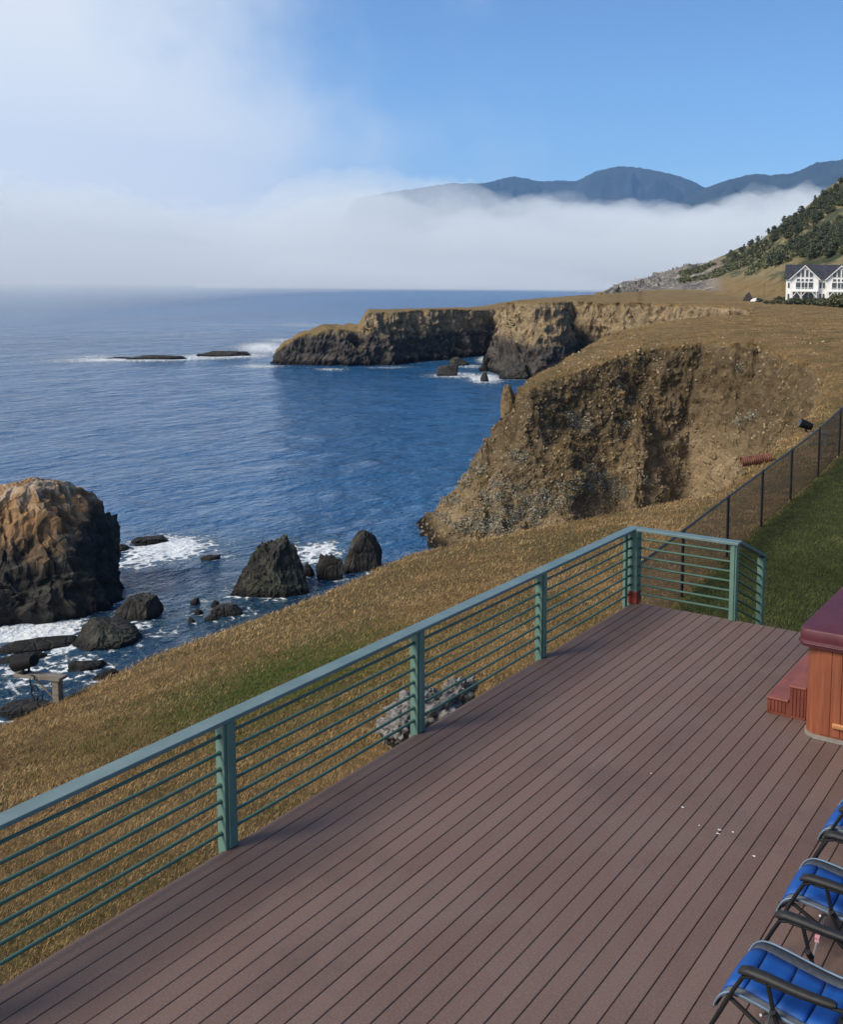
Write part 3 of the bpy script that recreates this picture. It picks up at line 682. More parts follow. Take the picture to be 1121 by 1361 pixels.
# ---------------------------------------------------------------- hot tub and its steps
def build_tub():
    x0, y0, x1, y1 = -2.66, 9.50, -.55, 11.6
    root = empty('hot_tub', ((x0+x1)/2, (y0+y1)/2, 0)); tag(root, 'wood panelled hot tub under a maroon vinyl cover on the deck', 'hot tub')
    o = root.location
    def rr(a, b, c, d, r, n=8):
        pts = []
        for cx, cy, s in ((c-r, d-r, 0), (a+r, d-r, 90), (a+r, b+r, 180), (c-r, b+r, 270)):
            for i in range(n+1):
                t = R_(s+90*i/n); pts.append((cx+r*math.cos(t)-o.x, cy+r*math.sin(t)-o.y))
        return pts
    t = NT('cedar_panel'); n = t.noise(3, 6, .65, stretch=(6, 6, .5)); n2 = t.noise(1.0, 4)
    c = t.ramp(n, [(.3, (.15, .043, .022)), (.55, (.235, .072, .035)), (.75, (.31, .105, .052))]); c = t.mix(t.mr(n2, .45, .7, 0, .35), c, (.17, .07, .04))
    M_ced = t.fin(c, .5, t.bump(n, .25, .004), .35)
    m = MB(); m.prism(rr(x0, y0, x1, y1, .16), .045, .935, 'z'); m.build('cabinet', M_ced, root, True)
    # tongue and groove boards standing 6 mm proud, so the grooves are real
    k = 0; x = x0+.17
    m = MB()
    while x < x1-.2:
        m.box((x-o.x+.004, y0-.008-o.y, .06), (x+.098-o.x, y0+.002-o.y, .925), .003); x += .101
    y = y0+.17
    while y < y1-.2:
        m.box((x0-.008-o.x, y-o.y+.004, .06), (x0+.002-o.x, y+.098-o.y, .925), .003); y += .101
    m.build('panel', M_ced, root)
    m = MB(); m.box((x0+.30-o.x, y0-.035-o.y, .155), (x0+.72-o.x, y0-.0085-o.y, .205), .008); m.build('handle', simple('light_cedar', (.42, .19, .08), .5, stretch=(.3, 3, 3)), root)
    m = MB(); m.prism(rr(x0-.012, y0-.012, x1+.012, y1+.012, .17), .003, .044, 'z'); m.build('base', simple('grey_base', (.20, .18, .16), .7), root, True)
    tv = NT('maroon_vinyl'); w = tv.noise(5, 4, .6); f = tv.noise(300, 2)
    M_v = tv.fin(tv.mix(tv.mr(w, .3, .7), (.066, .012, .018), (.092, .019, .027)), .56, tv.bump(tv.math('ADD', w, tv.math('MULTIPLY', f, .04)), .35, .02), .45)
    # cover: tapered foam slab with a welted edge and a loose skirt
    bm = bmesh.new(); N = 40; rows = []
    xm = (x0+x1)/2
    def ring(off, z, crown=0.0):
        r = []
        for a, b in rr(x0-off, y0-off, x1+off, y1+off, .10, 6):
            d = abs(a+o.x-xm)/((x1-x0)/2); r.append(bm.verts.new((a, b, z+crown*(1-d)+.004*math.sin(a*9+b*7))))
        return r
    rows = [ring(.055, .925), ring(.062, .955), ring(.055, .975), ring(.052, .985), ring(.056, 1.0), ring(.054, 1.075, .02), ring(.045, 1.092, .03), ring(.02, 1.096, .035), ring(-.5, 1.10, .035)]
    for a, b in zip(rows[:-1], rows[1:]):
        n = len(a)
        for i in range(n): bm.faces.new((a[i], a[(i+1) % n], b[(i+1) % n], b[i]))
    bm.faces.new(rows[-1]); bm.faces.new(rows[0][::-1])
    q = MB(); q.bm.free(); q.bm = bm; cv = q.build('cover', M_v, root, True, 50)
    m = MB(); P = [(a, b, .962) for a, b in rr(x0-.068, y0-.068, x1+.068, y1+.068, .11, 6)]; m.tube(P+[P[0]], .006, 6, False); m.build('piping', M_v, cv, True)
build_tub()
def build_steps():
    x0, xm, x1, y0, y1 = -3.13, -2.905, -2.725, 9.86, 11.25
    root = empty('spa_steps', ((x0+x1)/2, (y0+y1)/2, 0)); tag(root, 'two tread brick red plastic steps leading up to the hot tub', 'steps'); o = root.location
    Mr = simple('red_plastic', (.200, .062, .042), .48, .15, 4, .1, 90); Md = simple('red_plastic_side', (.150, .040, .026), .55, .2, 6)
    m = MB(); m.box((x0-o.x-.012, y0-o.y-.012, .150), (xm-o.x-.002, y1-o.y+.012, .175), .008); m.build('tread', Mr, root)
    m = MB(); m.box((xm-o.x, y0-o.y-.012, .315), (x1-o.x, y1-o.y+.012, .340), .008); m.build('tread', Mr, root)
    m = MB(); m.prism([(x0-o.x, .002), (x1-o.x-.002, .002), (x1-o.x-.002, .314), (xm-o.x+.008, .314), (xm-o.x+.008, .149), (x0-o.x, .149)], y0-o.y, y1-o.y, 'y')
    k = x0+.02
    while k < x1-.03:
        h = .145 if k < xm-.01 else .31
        if not (xm-.025 < k < xm+.012): m.box((k-o.x, y0-o.y-.009, .03), (k+.018-o.x, y0-o.y-.0005, h), .002)
        k += .038
    m.box((x0-o.x-.004, y0-o.y-.011, .003), (x1-o.x-.003, y0-o.y-.0102, .028)); m.build('side_panel', Md, root)
build_steps()

# ---------------------------------------------------------------- folding chairs
M_blk = simple('black_tube', (.010, .010, .011), .38, .2); M_pad = simple('black_foam', (.014, .014, .015), .55, .3, 20, .2, 120)
M_alu = simple('brushed_strut', (.34, .33, .32), .35, .15, metal=.6); M_pnk = simple('pink_tag', (.55, .28, .33), .6, .4, 60)
M_gry = simple('grey_cloth', (.085, .095, .11), .8, .2, 30, .3, 300)
def MAT_blue():
    t = NT('blue_polyester'); n = t.noise(4, 4, .6); w = t.noise(260, 2, .6)
    return t.fin(t.mix(t.mr(n, .3, .7), (.005, .055, .23), (.008, .080, .33)), .6, t.bump(t.math('ADD', w, n), .25, .006), .4)
M_blue = MAT_blue(); M_pipg = simple('pale_piping', (.13, .20, .29), .6)
def seat_strip(y0, y1, off, zo, u0=0.0, u1=1.0, n=26, ny=6, puff=.0, th=.022):
    """sling surface from the waterfall front edge back along the seat; local x runs backward"""
    prof = [(-.10, .33), (-.085, .375), (-.055, .42), (-.01, .447), (.05, .452), (.15, .440), (.26, .422), (.37, .405), (.47, .395), (.55, .40)]
    L = np.r_[0, np.cumsum([math.dist(a, b) for a, b in zip(prof[:-1], prof[1:])])]; L /= L[-1]
    u = np.linspace(u0, u1, n); x = np.interp(u, L, [p[0] for p in prof]); z = np.interp(u, L, [p[1] for p in prof])
    V = []; Fq = []
    for side in (0, 1):
        for i in range(n):
            for j in range(ny+1):
                s = j/ny; y = y0+(y1-y0)*s
                sag = -.03*math.cos(y/.26*math.pi/2)**1 if abs(y) < .26 else 0
                ed = (1-abs(2*s-1)**4)*(1-abs(2*(i/(n-1))-1)**6)
                V.append((x[i], y, z[i]+zo+sag*min(1, max(0, (x[i]+.05)/.2))+puff*ed*(side == 0)-(th if side else 0)))
    m1 = n*(ny+1); I = lambda s, i, j: s*m1+i*(ny+1)+j
    for i in range(n-1):
        for j in range(ny):
            Fq.append((I(0, i, j), I(0, i+1, j), I(0, i+1, j+1), I(0, i, j+1))); Fq.append((I(1, i, j), I(1, i, j+1), I(1, i+1, j+1), I(1, i+1, j)))
        Fq.append((I(0, i, 0), I(1, i, 0), I(1, i+1, 0), I(0, i+1, 0))); Fq.append((I(0, i, ny), I(0, i+1, ny), I(1, i+1, ny), I(1, i, ny)))
    for j in range(ny):
        Fq.append((I(0, 0, j), I(0, 0, j+1), I(1, 0, j+1), I(1, 0, j))); Fq.append((I(0, n-1, j), I(1, n-1, j), I(1, n-1, j+1), I(0, n-1, j+1)))
    return V, Fq
def make_chair(loc, rz, label):
    root = empty('folding_chair', loc, rz); tag(root, label, 'chair', 'blue folding chairs along the deck')
    V, Fq = seat_strip(-.265, .265, 0, -.006, th=.012); seat = mesh_np('seat', V, Fq, M_gry, root)
    cuts = [0.0, .30, .56, .80, 1.0]
    for a, b in zip(cuts[:-1], cuts[1:]):
        V, Fq = seat_strip(-.195, .185, 0, .004, a+.006, b-.006, 10, 6, .014, .012); mesh_np('cushion', V, Fq, M_blue, seat)
    for y in (-.264, .264):
        V, _ = seat_strip(y, y+1e-4, 0, .0, n=26, ny=1); P = [V[i*2] for i in range(26)]
        m = MB(); m.tube(P, .006, 6); m.build('piping', M_pipg, seat, True)
    for s in (-1, 1):
        y = .295*s
        m = MB(); m.tube([(-.23, y*1.05, .012), (-.20, y*1.05, .03), (-.05, y, .33), (.03, y, .50), (.08, y, .592), (.14, y, .612)], .0125, 8)
        m.tube([(-.245, y*1.05, .010), (-.215, y*1.05, .012)], .017, 8); m.build('leg', M_blk, root, True)
        m = MB(); m.tube([(.62, y, .010), (.30, y, .28), (-.02, y*.93, .435)], .0125, 8); m.build('leg', M_blk, root, True)
        m = MB(); m.tube([(.22, y, .61), (.27, y*1.02, .43), (.36, y, .24)], .013, 8); m.tube([(.26, y-.016, .47), (.275, y+.016, .42)], .02, 8); m.build('arm_support', M_blk, root, True)
        # padded armrest: a flattened sleeve, thicker in front
        pts = [(.055, y, .612), (.075, y, .630), (.12, y, .640), (.22, y, .638), (.34, y, .630), (.46, y, .626), (.57, y, .630), (.60, y, .632)]
        m = MB(); m.tube(pts, .03, 14, True, [.014, .030, .035, .034, .031, .030, .028, .018], .72); m.build('armrest', M_pad, root, True, 60)
        m = MB(); m.tube([(.14, y, .604), (.40, y, .602), (.64, y, .612)], .011, 8); m.build('arm_frame', M_blk, root, True)
    for x, a in ((.12, 1), (.155, -1)):
        m = MB(); m.tube([(x+.03, -.285*a, .10), (x+.03, .285*a, .40)], .008, 6); cr = m.build('cross_strut', M_alu, root, True)
        if a == 1:
            m = MB(); m.box((x+.014, -.19, .145), (x+.046, -.15, .19), .004); m.build('strut_tag', M_pnk, cr)
    m = MB(); m.tube([(-.085, -.27, .345), (-.085, .27, .345)], .010, 8); m.build('front_bar', M_blk, root, True)
    # reclined back
    V = []; Fq = []
    for i in range(9):
        for j in range(5):
            t = i/8; V.append((.58+.30*t, -.25+.5*j/4, .42+.62*t-.02*math.cos((j-2)/2*1.5)))
    n0 = len(V); V += [(x+.02, y, z-.012) for x, y, z in V]
    for i in range(8):
        for j in range(4): a = i*5+j; Fq += [(a, a+5, a+6, a+1), (n0+a, n0+a+1, n0+a+6, n0+a+5)]
    mesh_np('backrest', V, Fq, M_blue, root)
    for s in (-1, 1):
        m = MB(); m.tube([(.50, .285*s, .30), (.58, .285*s, .42), (.89, .27*s, 1.06)], .0125, 8); m.build('back_frame', M_blk, root, True)
    return root
make_chair((-1.76, 5.36, 0), R_(-2), 'blue folding chair at the end of the row farthest from the hot tub')
make_chair((-1.74, 6.40, 0), R_(1), 'blue folding chair in the middle of the row')
make_chair((-1.74, 7.39, 0), R_(-1), 'blue folding chair at the end of the row nearest the hot tub')

# ---------------------------------------------------------------- chain link fence
def build_fence():
    pts = [(-6.30, 13.0), (-6.64, 15.92), (-6.77, 18.45), (-6.90, 20.87), (-7.15, 23.77), (-7.33, 26.79), (-7.60, 29.97), (-7.85, 33.1), (-8.1, 36.2), (-8.4, 39.3)]
    root = empty('chain_link_fence', (*pts[0], ground_z(*pts[0]))); tag(root, 'black chain link fence running from the deck corner along the lawn', 'fence'); o = root.location
    Mb = simple('black_coated_steel', (.012, .012, .013), .42, .2); Mw = simple('black_vinyl_wire', (.016, .015, .014), .5)
    Z = [ground_z(*p) for p in pts]; tops = [-1.0+1.19, .19, .32, .43, .48, .63, .80, .93, 1.04, 1.15]
    H = [t-z for t, z in zip(tops, Z)]
    loc = lambda x, y, z: (x-o.x, y-o.y, z-o.z)
    for (x, y), z, t in zip(pts, Z, tops):
        m = MB(); m.tube([loc(x, y, z-.2), loc(x, y, t+.015)], .030, 12); m.tube([loc(x, y, t+.015), loc(x, y, t+.04)], .033, 12, True, [.034, .016]); m.build('post', Mb, root, True)
    m = MB(); m.tube([loc(x, y, t) for (x, y), t in zip(pts, tops)], .021, 10); m.build('top_rail', Mb, root, True)
    P = .058
    for k in range(len(pts)-1):
        (xa, ya), (xb, yb) = pts[k], pts[k+1]; L = math.hypot(xb-xa, yb-ya); h = 1.14
        m = []; V = []; Fq = []
        def wire(u0, v0, u1, v1, off):
            def pt(u, v):
                f = u/L; zb = Z[k]+(Z[k+1]-Z[k])*f; zt = tops[k]+(tops[k+1]-tops[k])*f
                return np.array(loc(xa+(xb-xa)*f, ya+(yb-ya)*f, zb+.02+(zt-.01-zb-.02)*v/h))
            a, b = pt(u0, v0), pt(u1, v1); r = .0029
            nx = np.array([-(yb-ya)/L, (xb-xa)/L, 0])
            n = len(V)
            for p in (a+nx*off, b+nx*off):
                V.append(p+nx*r); V.append(p-nx*r*.6+np.array([0, 0, r])); V.append(p-nx*r*.6-np.array([0, 0, r]))
            for q in range(3): Fq.append((n+q, n+(q+1) % 3, n+3+(q+1) % 3, n+3+q))
        u = -h
        while u < L:
            a0, a1 = max(u, 0), min(u+h, L)
            if a1 > a0: wire(a0, a0-u, a1, a1-u, .002); wire(a0, h-(a0-u), a1, h-(a1-u), -.002)
            u += P
        mesh_np('wire_mesh', V, Fq, Mw, root)
build_fence()

# ---------------------------------------------------------------- floodlights on wooden stands, cable, pipe
M_grey = simple('weathered_timber', (.17, .145, .115), .85, .35, 6, .5, 40, stretch=(.4, 3, 3)); M_lamp = simple('black_lamp_housing', (.006, .006, .007), .75, .3, spec=.2)
def lamp_stand(p, rz, label, ln):
    z = ground_z(*p); root = empty('lamp_stand', (*p, z), rz); tag(root, label, 'wooden stand', 'timber lamp stands at the bluff edge')
    m = MB(); m.box((-.06, -.06, -.3), (.06, .06, .40), .006); m.build('post', M_grey, root)
    m = MB(); m.box((-ln, -.10, .4015), (.12, .10, .455), .006); m.build('plank', M_grey, root)
    m = MB(); m.tube([(-.06, 0, .05), (-ln*.6, 0, .399)], .016, 6); m.build('brace', M_grey, root, True)
    return root
def floodlight(p, z, rz, label, s=1.0, tilt=-14):
    root = empty('floodlight', (*p, z), rz); tag(root, label, 'floodlight'); root.scale = (s, s, s)
    m = MB(); ring = lambda x, r, h: (x, r, h)
    rs = [(.20, .10), (.19, .125), (.10, .14), (-.10, .165), (-.20, .175), (-.215, .165)]
    c = math.cos(R_(tilt)); sn = math.sin(R_(tilt))
    m.tube([(x*c, 0, .21+x*sn*-1) for x, r in rs], .1, 20, True, [r for x, r in rs], .85); m.build('housing', M_lamp, root, True)
    m = MB(); m.tube([(-.216*c, 0, .21+.216*sn), (-.222*c, 0, .21+.222*sn)], .15, 20, True, None, .85); m.build('lens', simple('dull_lens', (.02, .021, .023), .35), root, True)
    m = MB(); m.box((-.02, -.09, .0), (.02, -.06, .12), .004); m.box((-.02, .06, .0), (.02, .09, .12), .004); m.box((-.03, -.10, 0), (.03, .10, .012)); m.build('bracket', M_lamp, root)
pl = onz(77, 932, -2.75); lamp_stand(pl, R_(18), 'grey timber stand at the bluff edge above the broken water', .78)
zl = ground_z(*pl); a = R_(18); fl = (pl[0]-.60*math.cos(a), pl[1]-.60*math.sin(a)); floodlight(fl, zl+.456, R_(18), 'black floodlight on the timber stand above the surf by the sea stack', .92)
pr = A(1106, 33.0); lamp_stand(pr, R_(28), 'grey timber stand behind the chain link fence', .55)
zr_ = ground_z(*pr); a = R_(28); fr = (pr[0]-.44*math.cos(a)-.15, pr[1]-.44*math.sin(a)-.1); floodlight(fr, zr_+.456, R_(28), 'black floodlight standing by the chain link fence above the cove', 1.0, 20)
m = MB(); cp = []
for i in range(60):
    t = i/59; cp.append((fl[0]+.2+.25*t+.10*math.cos(t*17), fl[1]+.02*math.sin(t*9)-.05, zl+.42-.42*t+.09*math.sin(t*17)))
tag(m.tube(cp, .011, 6).build('power_cable', M_lamp, None, True), 'black cable looping down from the floodlight on the timber stand', 'cable')
def build_pipe():
    p = A(1000, 32.2); z = ground_z(*p); q = A(984, 30.6)
    v = ray(986, 614); k = 31.2/math.hypot(v[0], v[1]); o = Vector((v[0]*k, v[1]*k, EYE[2]+v[2]*k))
    d = Vector((-_cy, _sy, 0))*.93+Vector((_sy, _cy, 0))*(-.10); d.z = -.12; d.normalize()
    bm = MB(); n = 90; pts = []; rs = []
    for i in range(n): t = i/(n-1)*.95; pts.append(-d*t); rs.append(.15+.010*math.sin(t*2*math.pi/.068))
    pts2 = pts+[pts[-1]]; bm.tube(pts, .2, 20, False, rs); inner = MB()
    bm.tube([pts[0], -d*.01, -d*.9], .2, 20, False, [.147, .135, .12])
    t = NT('rusty_pipe'); c = t.ramp(t.noise(5, 6, .7), [(.3, (.06, .026, .018)), (.55, (.16, .065, .043)), (.75, (.24, .13, .095))])
    ob = bm.build('drain_pipe', t.fin(c, .8, None, .2), None, True, 60); ob.location = o; tag(ob, 'rusty red corrugated drain pipe poking out of the cliff edge by the fence', 'pipe')
build_pipe()

# ---------------------------------------------------------------- driftwood stump beside the deck
def build_stump():
    p = (-7.15, 9.50); z = ground_z(*p)
    root = empty('driftwood_stump', (*p, z)); root.scale = (.72, .72, .9); tag(root, 'silver grey weathered driftwood root stump lying beside the deck edge', 'driftwood')
    t = NT('driftwood'); n = t.noise(5, 8, .72, stretch=(1, 1, 2.2), dist=1.2); v = t.noise(1.6, 6, .65)
    c = t.ramp(n, [(.30, (.035, .032, .030)), (.48, (.20, .19, .18)), (.68, (.42, .41, .40))]); c = t.mix(t.mr(v, .55, .7, 0, .8), c, (.06, .05, .042))
    Mw = t.fin(c, .85, t.bump(n, 1.0, .06), .2)
    D, Fq = ico(5)
    def blob(name, c, s, seed, rough):
        q = D+seed; r = 1+rough*.8*(.3-.6*fbm(q, .7, 4, .6, ridge=True)+.6*fbm(q, 1.0, 2))+.10*fbm(q*[1, 1, .4], .16, 3)
        return mesh_np(name, D*r[:, None]*np.array(s)+np.array(c), Fq, Mw, root)
    blob('trunk', (0.0, .05, .30), (.42, .62, .36), 3.3, .42)
    blob('root', (-.38, -.42, .22), (.40, .34, .30), 7.7, .55)
    blob('root', (.05, .62, .42), (.26, .34, .34), 9.1, .5)
    blob('root', (-.15, -.05, .52), (.22, .26, .22), 12.4, .55)
    blob('root', (-.55, -.05, .32), (.34, .26, .22), 15.0, .6)
    r = random.Random(9)
    for i in range(9):
        a = R_(r.uniform(120, 300)); L = r.uniform(.45, .8); zz = r.uniform(.2, .45); P = []
        for k in range(7): f = k/6; P.append((math.cos(a+f*.6)*(.25+L*f), math.sin(a+f*.5)*(.25+L*f)*.9, zz-f*.22+.06*math.sin(k*1.7+i)))
        m = MB(); m.tube(P, .05, 8, True, [.10*(1-.75*f/6)+.012*math.sin(f*2+i) for f in range(7)]); m.build('root', Mw, root, True)
build_stump()

# ---------------------------------------------------------------- ground cover: dry grass, lawn, scrub
def MAT_blades(name, stops, rough=.75):
    t = NT(name); v = t.attr('tone')
    m = t.fin(t.ramp(v, stops), rough, None, .15); return m
def blades(P, tone, lmin, lmax, wid, nb, spread, lean, seed):
    """P n x 3 tuft feet; returns vertices, faces, tone per vertex"""
    g = np.random.default_rng(seed); n = len(P)*nb
    base = np.repeat(P, nb, 0); tn = np.repeat(tone, nb)+g.normal(0, .055, n)
    a = g.uniform(0, 2*np.pi, n); rad = spread*np.sqrt(g.uniform(0, 1, n))
    base = base+np.stack([np.cos(a)*rad, np.sin(a)*rad, np.full(n, -.012)], 1)
    L = g.uniform(lmin, lmax, n); b = g.uniform(0, 2*np.pi, n); ln = g.uniform(.1, 1, n)*lean
    tip = base+np.stack([np.cos(b)*L*np.sin(ln), np.sin(b)*L*np.sin(ln), L*np.cos(ln)], 1)
    side = np.stack([-np.sin(b+.6), np.cos(b+.6), np.zeros(n)], 1)*(wid*g.uniform(.6, 1.3, n))[:, None]
    V = np.stack([base-side, base+side, tip], 1).reshape(-1, 3); Fq = np.arange(3*n).reshape(-1, 3)
    return V, Fq, np.repeat(np.clip(tn, 0, 1), 3)
def scatter(n, dmin, dmax, pxa, pxb, seed, pw=1.0):
    g = np.random.default_rng(seed); d = dmin*(dmax/dmin)**(g.uniform(0, 1, n)**pw)
    tha, thb = math.atan2(*A(pxa, 1)), math.atan2(*A(pxb, 1)); th = g.uniform(tha, thb, n)
    return np.sin(th)*d, np.cos(th)*d, d
def lawn_x(Y): return np.interp(Y, [12, 15.9, 20.9, 26.8, 30, 45], [-6.3, -6.6, -6.9, -7.3, -7.55, -8.6])
def build_grass():
    x, y, d = scatter(120000, 7.2, 60, -160, 1250, 21, .85); x2, y2, d2_ = scatter(34000, 60, 250, 640, 1180, 22, .9)
    x, y, d = np.r_[x, x2], np.r_[y, y2], np.r_[d, d2_]
    k = ~((x > -6.0) & (y < 12.55)) & ~((x > lawn_x(y)+.05) & (y > 11.5)); x, y, d = x[k], y[k], d[k]
    z, s, *_ = zland(x, y); k = (s > -.5); x, y, z, d = x[k], y[k], z[k], d[k]
    gp = onz(385, 890, -1.6); pat = np.exp(-(((x-gp[0])*.60)**2+((y-gp[1])*.46)**2))
    n1 = fbm2(x, y, 3.0, 3, 3.3); n2 = fbm2(x, y, .5, 2, 1.3)
    tone = np.clip(.50+.30*n1+.24*n2, .22, 1)
    gr = pat*1.0+.30*sst(n1, .25, -.35)*sst(x, -14, -9)+.22*sst(x, -9.5, -6.2)*sst(n2, .2, -.3)
    tone = np.where(rng.uniform(0, 1, len(x)) < gr, rng.uniform(0, .17, len(x)), tone)
    sc = np.clip(d/14, .8, 2.6)*np.where(d > 60, 1+.9*sst(d, 60, 160), 1)
    tone = np.clip(tone*1.12, 0, 1)
    P = np.stack([x, y, z], 1); V, Fq, T = [], [], []; o = 0
    for lo, hi in ((0, 12), (12, 19), (19, 30), (30, 61), (61, 110), (110, 260)):
        k = (d >= lo) & (d < hi); m = sc[k].mean() if k.any() else 1
        v, f, t = blades(P[k], tone[k], (.022*m**.5), .075*m**.45, .0042*m, 9 if hi < 30 else 5, .085*m, 1.25, lo+5); V.append(v); Fq.append(f+o); T.append(t); o += len(v)
    M = MAT_blades('straw_blades', [(0, (.050, .095, .012)), (.17, (.125, .155, .030)), (.22, (.16, .108, .046)), (.42, (.29, .186, .078)), (.7, (.40, .270, .122)), (1, (.48, .35, .17))])
    ob = mesh_np('dry_grass', np.concatenate(V), np.concatenate(Fq), M, None, False, dict(tone=np.concatenate(T)))
    tag(ob, 'short dry golden grass with a green patch on the bluff', 'grass', kind='stuff')
    x, y, d = scatter(70000, 12.3, 48, 880, 1260, 31, .8)
    k = (x > lawn_x(y)-.03) & (y > 12.5); x, y = x[k], y[k]; d = d[k]; z = zland(x, y)[0]
    n1 = fbm2(x, y, 1.6, 3, 6.3); n2 = fbm2(x, y, .3, 2, 2.3)
    tone = np.clip(.42+.25*n1+.25*n2, 0, 1); P = np.stack([x, y, z], 1)
    v, f, t = blades(P, tone, .025, .075, .0055, 6, .10, 1.0, 77)
    M = MAT_blades('lawn_blades', [(0, (.024, .036, .010)), (.4, (.070, .090, .026)), (.75, (.135, .145, .052)), (1, (.24, .215, .105))])
    ob = mesh_np('lawn_grass', v, f, M, None, False, dict(tone=t)); tag(ob, 'dark green mown lawn inside the chain link fence', 'lawn', kind='stuff')
print('grass...')
build_grass()

from mathutils.bvhtree import BVHTree
def land_caster():
    me = terrain.data; nv, nf = len(me.vertices), len(me.polygons)
    co = np.empty(nv*3, np.float32); me.vertices.foreach_get('co', co); li = np.empty(nf*4, np.int32); me.loops.foreach_get('vertex_index', li)
    co = co.reshape(-1, 3); li = li.reshape(-1, 4)
    c = co[li[:, 0]]; k = np.hypot(c[:, 0], c[:, 1]) > 20
    b = BVHTree.FromPolygons(co.tolist(), li[k].tolist()); e = Vector(EYE)
    def cast(px, py):
        h = b.ray_cast(e, Vector(ray(px, py)).normalized()); return h[0], h[1]
    return cast
print('bvh...')
cast = land_caster()
p = next(h for h in (cast(676, q)[0] for q in range(532, 640, 4)) if h is not None and h.length < 110).xy; make_rock('earth_pinnacle', p, (1.2, 1.2, 1.9), 91, 'rounded sandy pinnacle standing on the seaward spur of the cove cliff', 'earth pillar', 'sand', sub=4, z0=ground_z(*p)-.3, rough=.25)
p = A(950, 28.3); make_rock('earth_pinnacle', p, (.65, .7, .75), 93, 'small sandy knob of earth at the near cliff edge below the pipe', 'earth pillar', 'sand', sub=4, z0=ground_z(*p)-.25, rough=.3)
p = A(976, 30.6); make_rock('earth_pinnacle', p, (.75, .9, 1.05), 95, 'taller sandy knob of earth at the cliff edge behind the rusty pipe', 'earth pillar', 'sand', sub=4, z0=ground_z(*p)-.2, rough=.3)

for i, (px, d, w, hh) in enumerate([(604, 25.6, 1.7, .75), (566, 25.3, 1.1, .5)]):
    p = A(px, d); make_rock('earth_mound', p, (w, .9, hh), 101+i*3, ('larger', 'smaller')[i]+' sandy earth mound on the brink of the bluff where the cove begins', 'earth mound', 'sand', sub=5, z0=ground_z(*p)-.22, rough=.3, rz=-VIEW(px))
def leaf_cloud(centres, radii, n, size, seed, flat=.8):
    g = np.random.default_rng(seed); V = []; T = []
    for c, r in zip(centres, radii):
        d = g.normal(size=(n, 3)); d /= np.linalg.norm(d, axis=1)[:, None]; d[:, 2] *= flat
        p = np.array(c)+d*(r*g.uniform(.45, 1.0, n)**.5)[:, None]
        a = g.normal(size=(n, 3)); a /= np.linalg.norm(a, axis=1)[:, None]; b = np.cross(a, g.normal(size=(n, 3))); b /= np.linalg.norm(b, axis=1)[:, None]
        s = (size*g.uniform(.5, 1.3, n))[:, None]
        V.append(np.stack([p-a*s, p+b*s*.6, p+a*s, p-b*s*.6], 1).reshape(-1, 3)); T.append(np.repeat(np.clip(g.normal(.5, .2, n)+g.normal(0, .12), 0, 1), 4))
    V = np.concatenate(V); return V, np.arange(len(V)).reshape(-1, 4), np.concatenate(T)
def build_scrub():
    g = np.random.default_rng(5); C, Rd = [], []
    spots = [(680, 690, 26), (705, 682, 24), (725, 668, 22), (640, 692, 22), (660, 700, 18), (745, 655, 20), (775, 640, 18), (805, 640, 16), (825, 655, 14), (690, 605, 10), (762, 556, 12), (775, 568, 10),
             (632, 622, 14), (610, 640, 14), (600, 665, 14), (988, 558, 8), (1003, 553, 8), (790, 628, 12), (668, 640, 14), (620, 700, 14), (590, 690, 10), (860, 640, 8), (830, 565, 7), (985, 492, 6), (700, 655, 20), (655, 660, 14)]
    for px, py, r in spots:
        for _ in range(int(r*1.6)):
            a, q = g.uniform(0, 6.28), r*math.sqrt(g.uniform(0, 1))
            h, n = cast(px+q*math.cos(a)*1.25, py+q*math.sin(a)*.7)
            if h is not None and 24 < h.length < 110: C.append(tuple(h)); Rd.append(g.uniform(.16, .42)*h.length/70)
    v, f, t = leaf_cloud(C, Rd, 46, .055, 3)
    M = MAT_blades('pale_leaves', [(0, (.10, .10, .07)), (.4, (.21, .20, .15)), (.7, (.31, .30, .24)), (1, (.44, .42, .35))], .9)
    tag(mesh_np('cliff_scrub', v, f, M, None, False, dict(tone=t)), 'pale grey flowering scrub growing over the foot of the cove cliff', 'scrub', kind='stuff')
    # dry tufts and brush hanging on the cove face and fringing its rim
    P, T = [], []
    for _ in range(9000):
        px = g.uniform(540, 1110); py = g.uniform(440, 720)
        h, n = cast(px, py)
        if h is None or not 40 < h.length < 125: continue
        m = float(fbm2(np.array([h.x]), np.array([h.y+h.z]), 5.0, 3, 4.0)[0])
        if n.z < .9 and m < -.05 and g.uniform() < .8: continue
        if px > 880 and n.z < .80 and g.uniform() < .7: continue
        P.append(tuple(h)); T.append(np.clip(.40+.35*m+g.normal(0, .14), 0, 1))
    P = np.array(P); T = np.array(T)
    v, f, t = blades(P, T, .10, .34, .022, 9, .30, 1.25, 8)
    M2 = MAT_blades('brush_blades', [(0, (.075, .060, .030)), (.35, (.18, .125, .056)), (.6, (.31, .215, .10)), (1, (.46, .34, .17))], .9)
    tag(mesh_np('dry_brush', v, f, M2, None, False, dict(tone=t)), 'tawny dry brush clinging to the cove cliff and its rim', 'brush', kind='stuff')
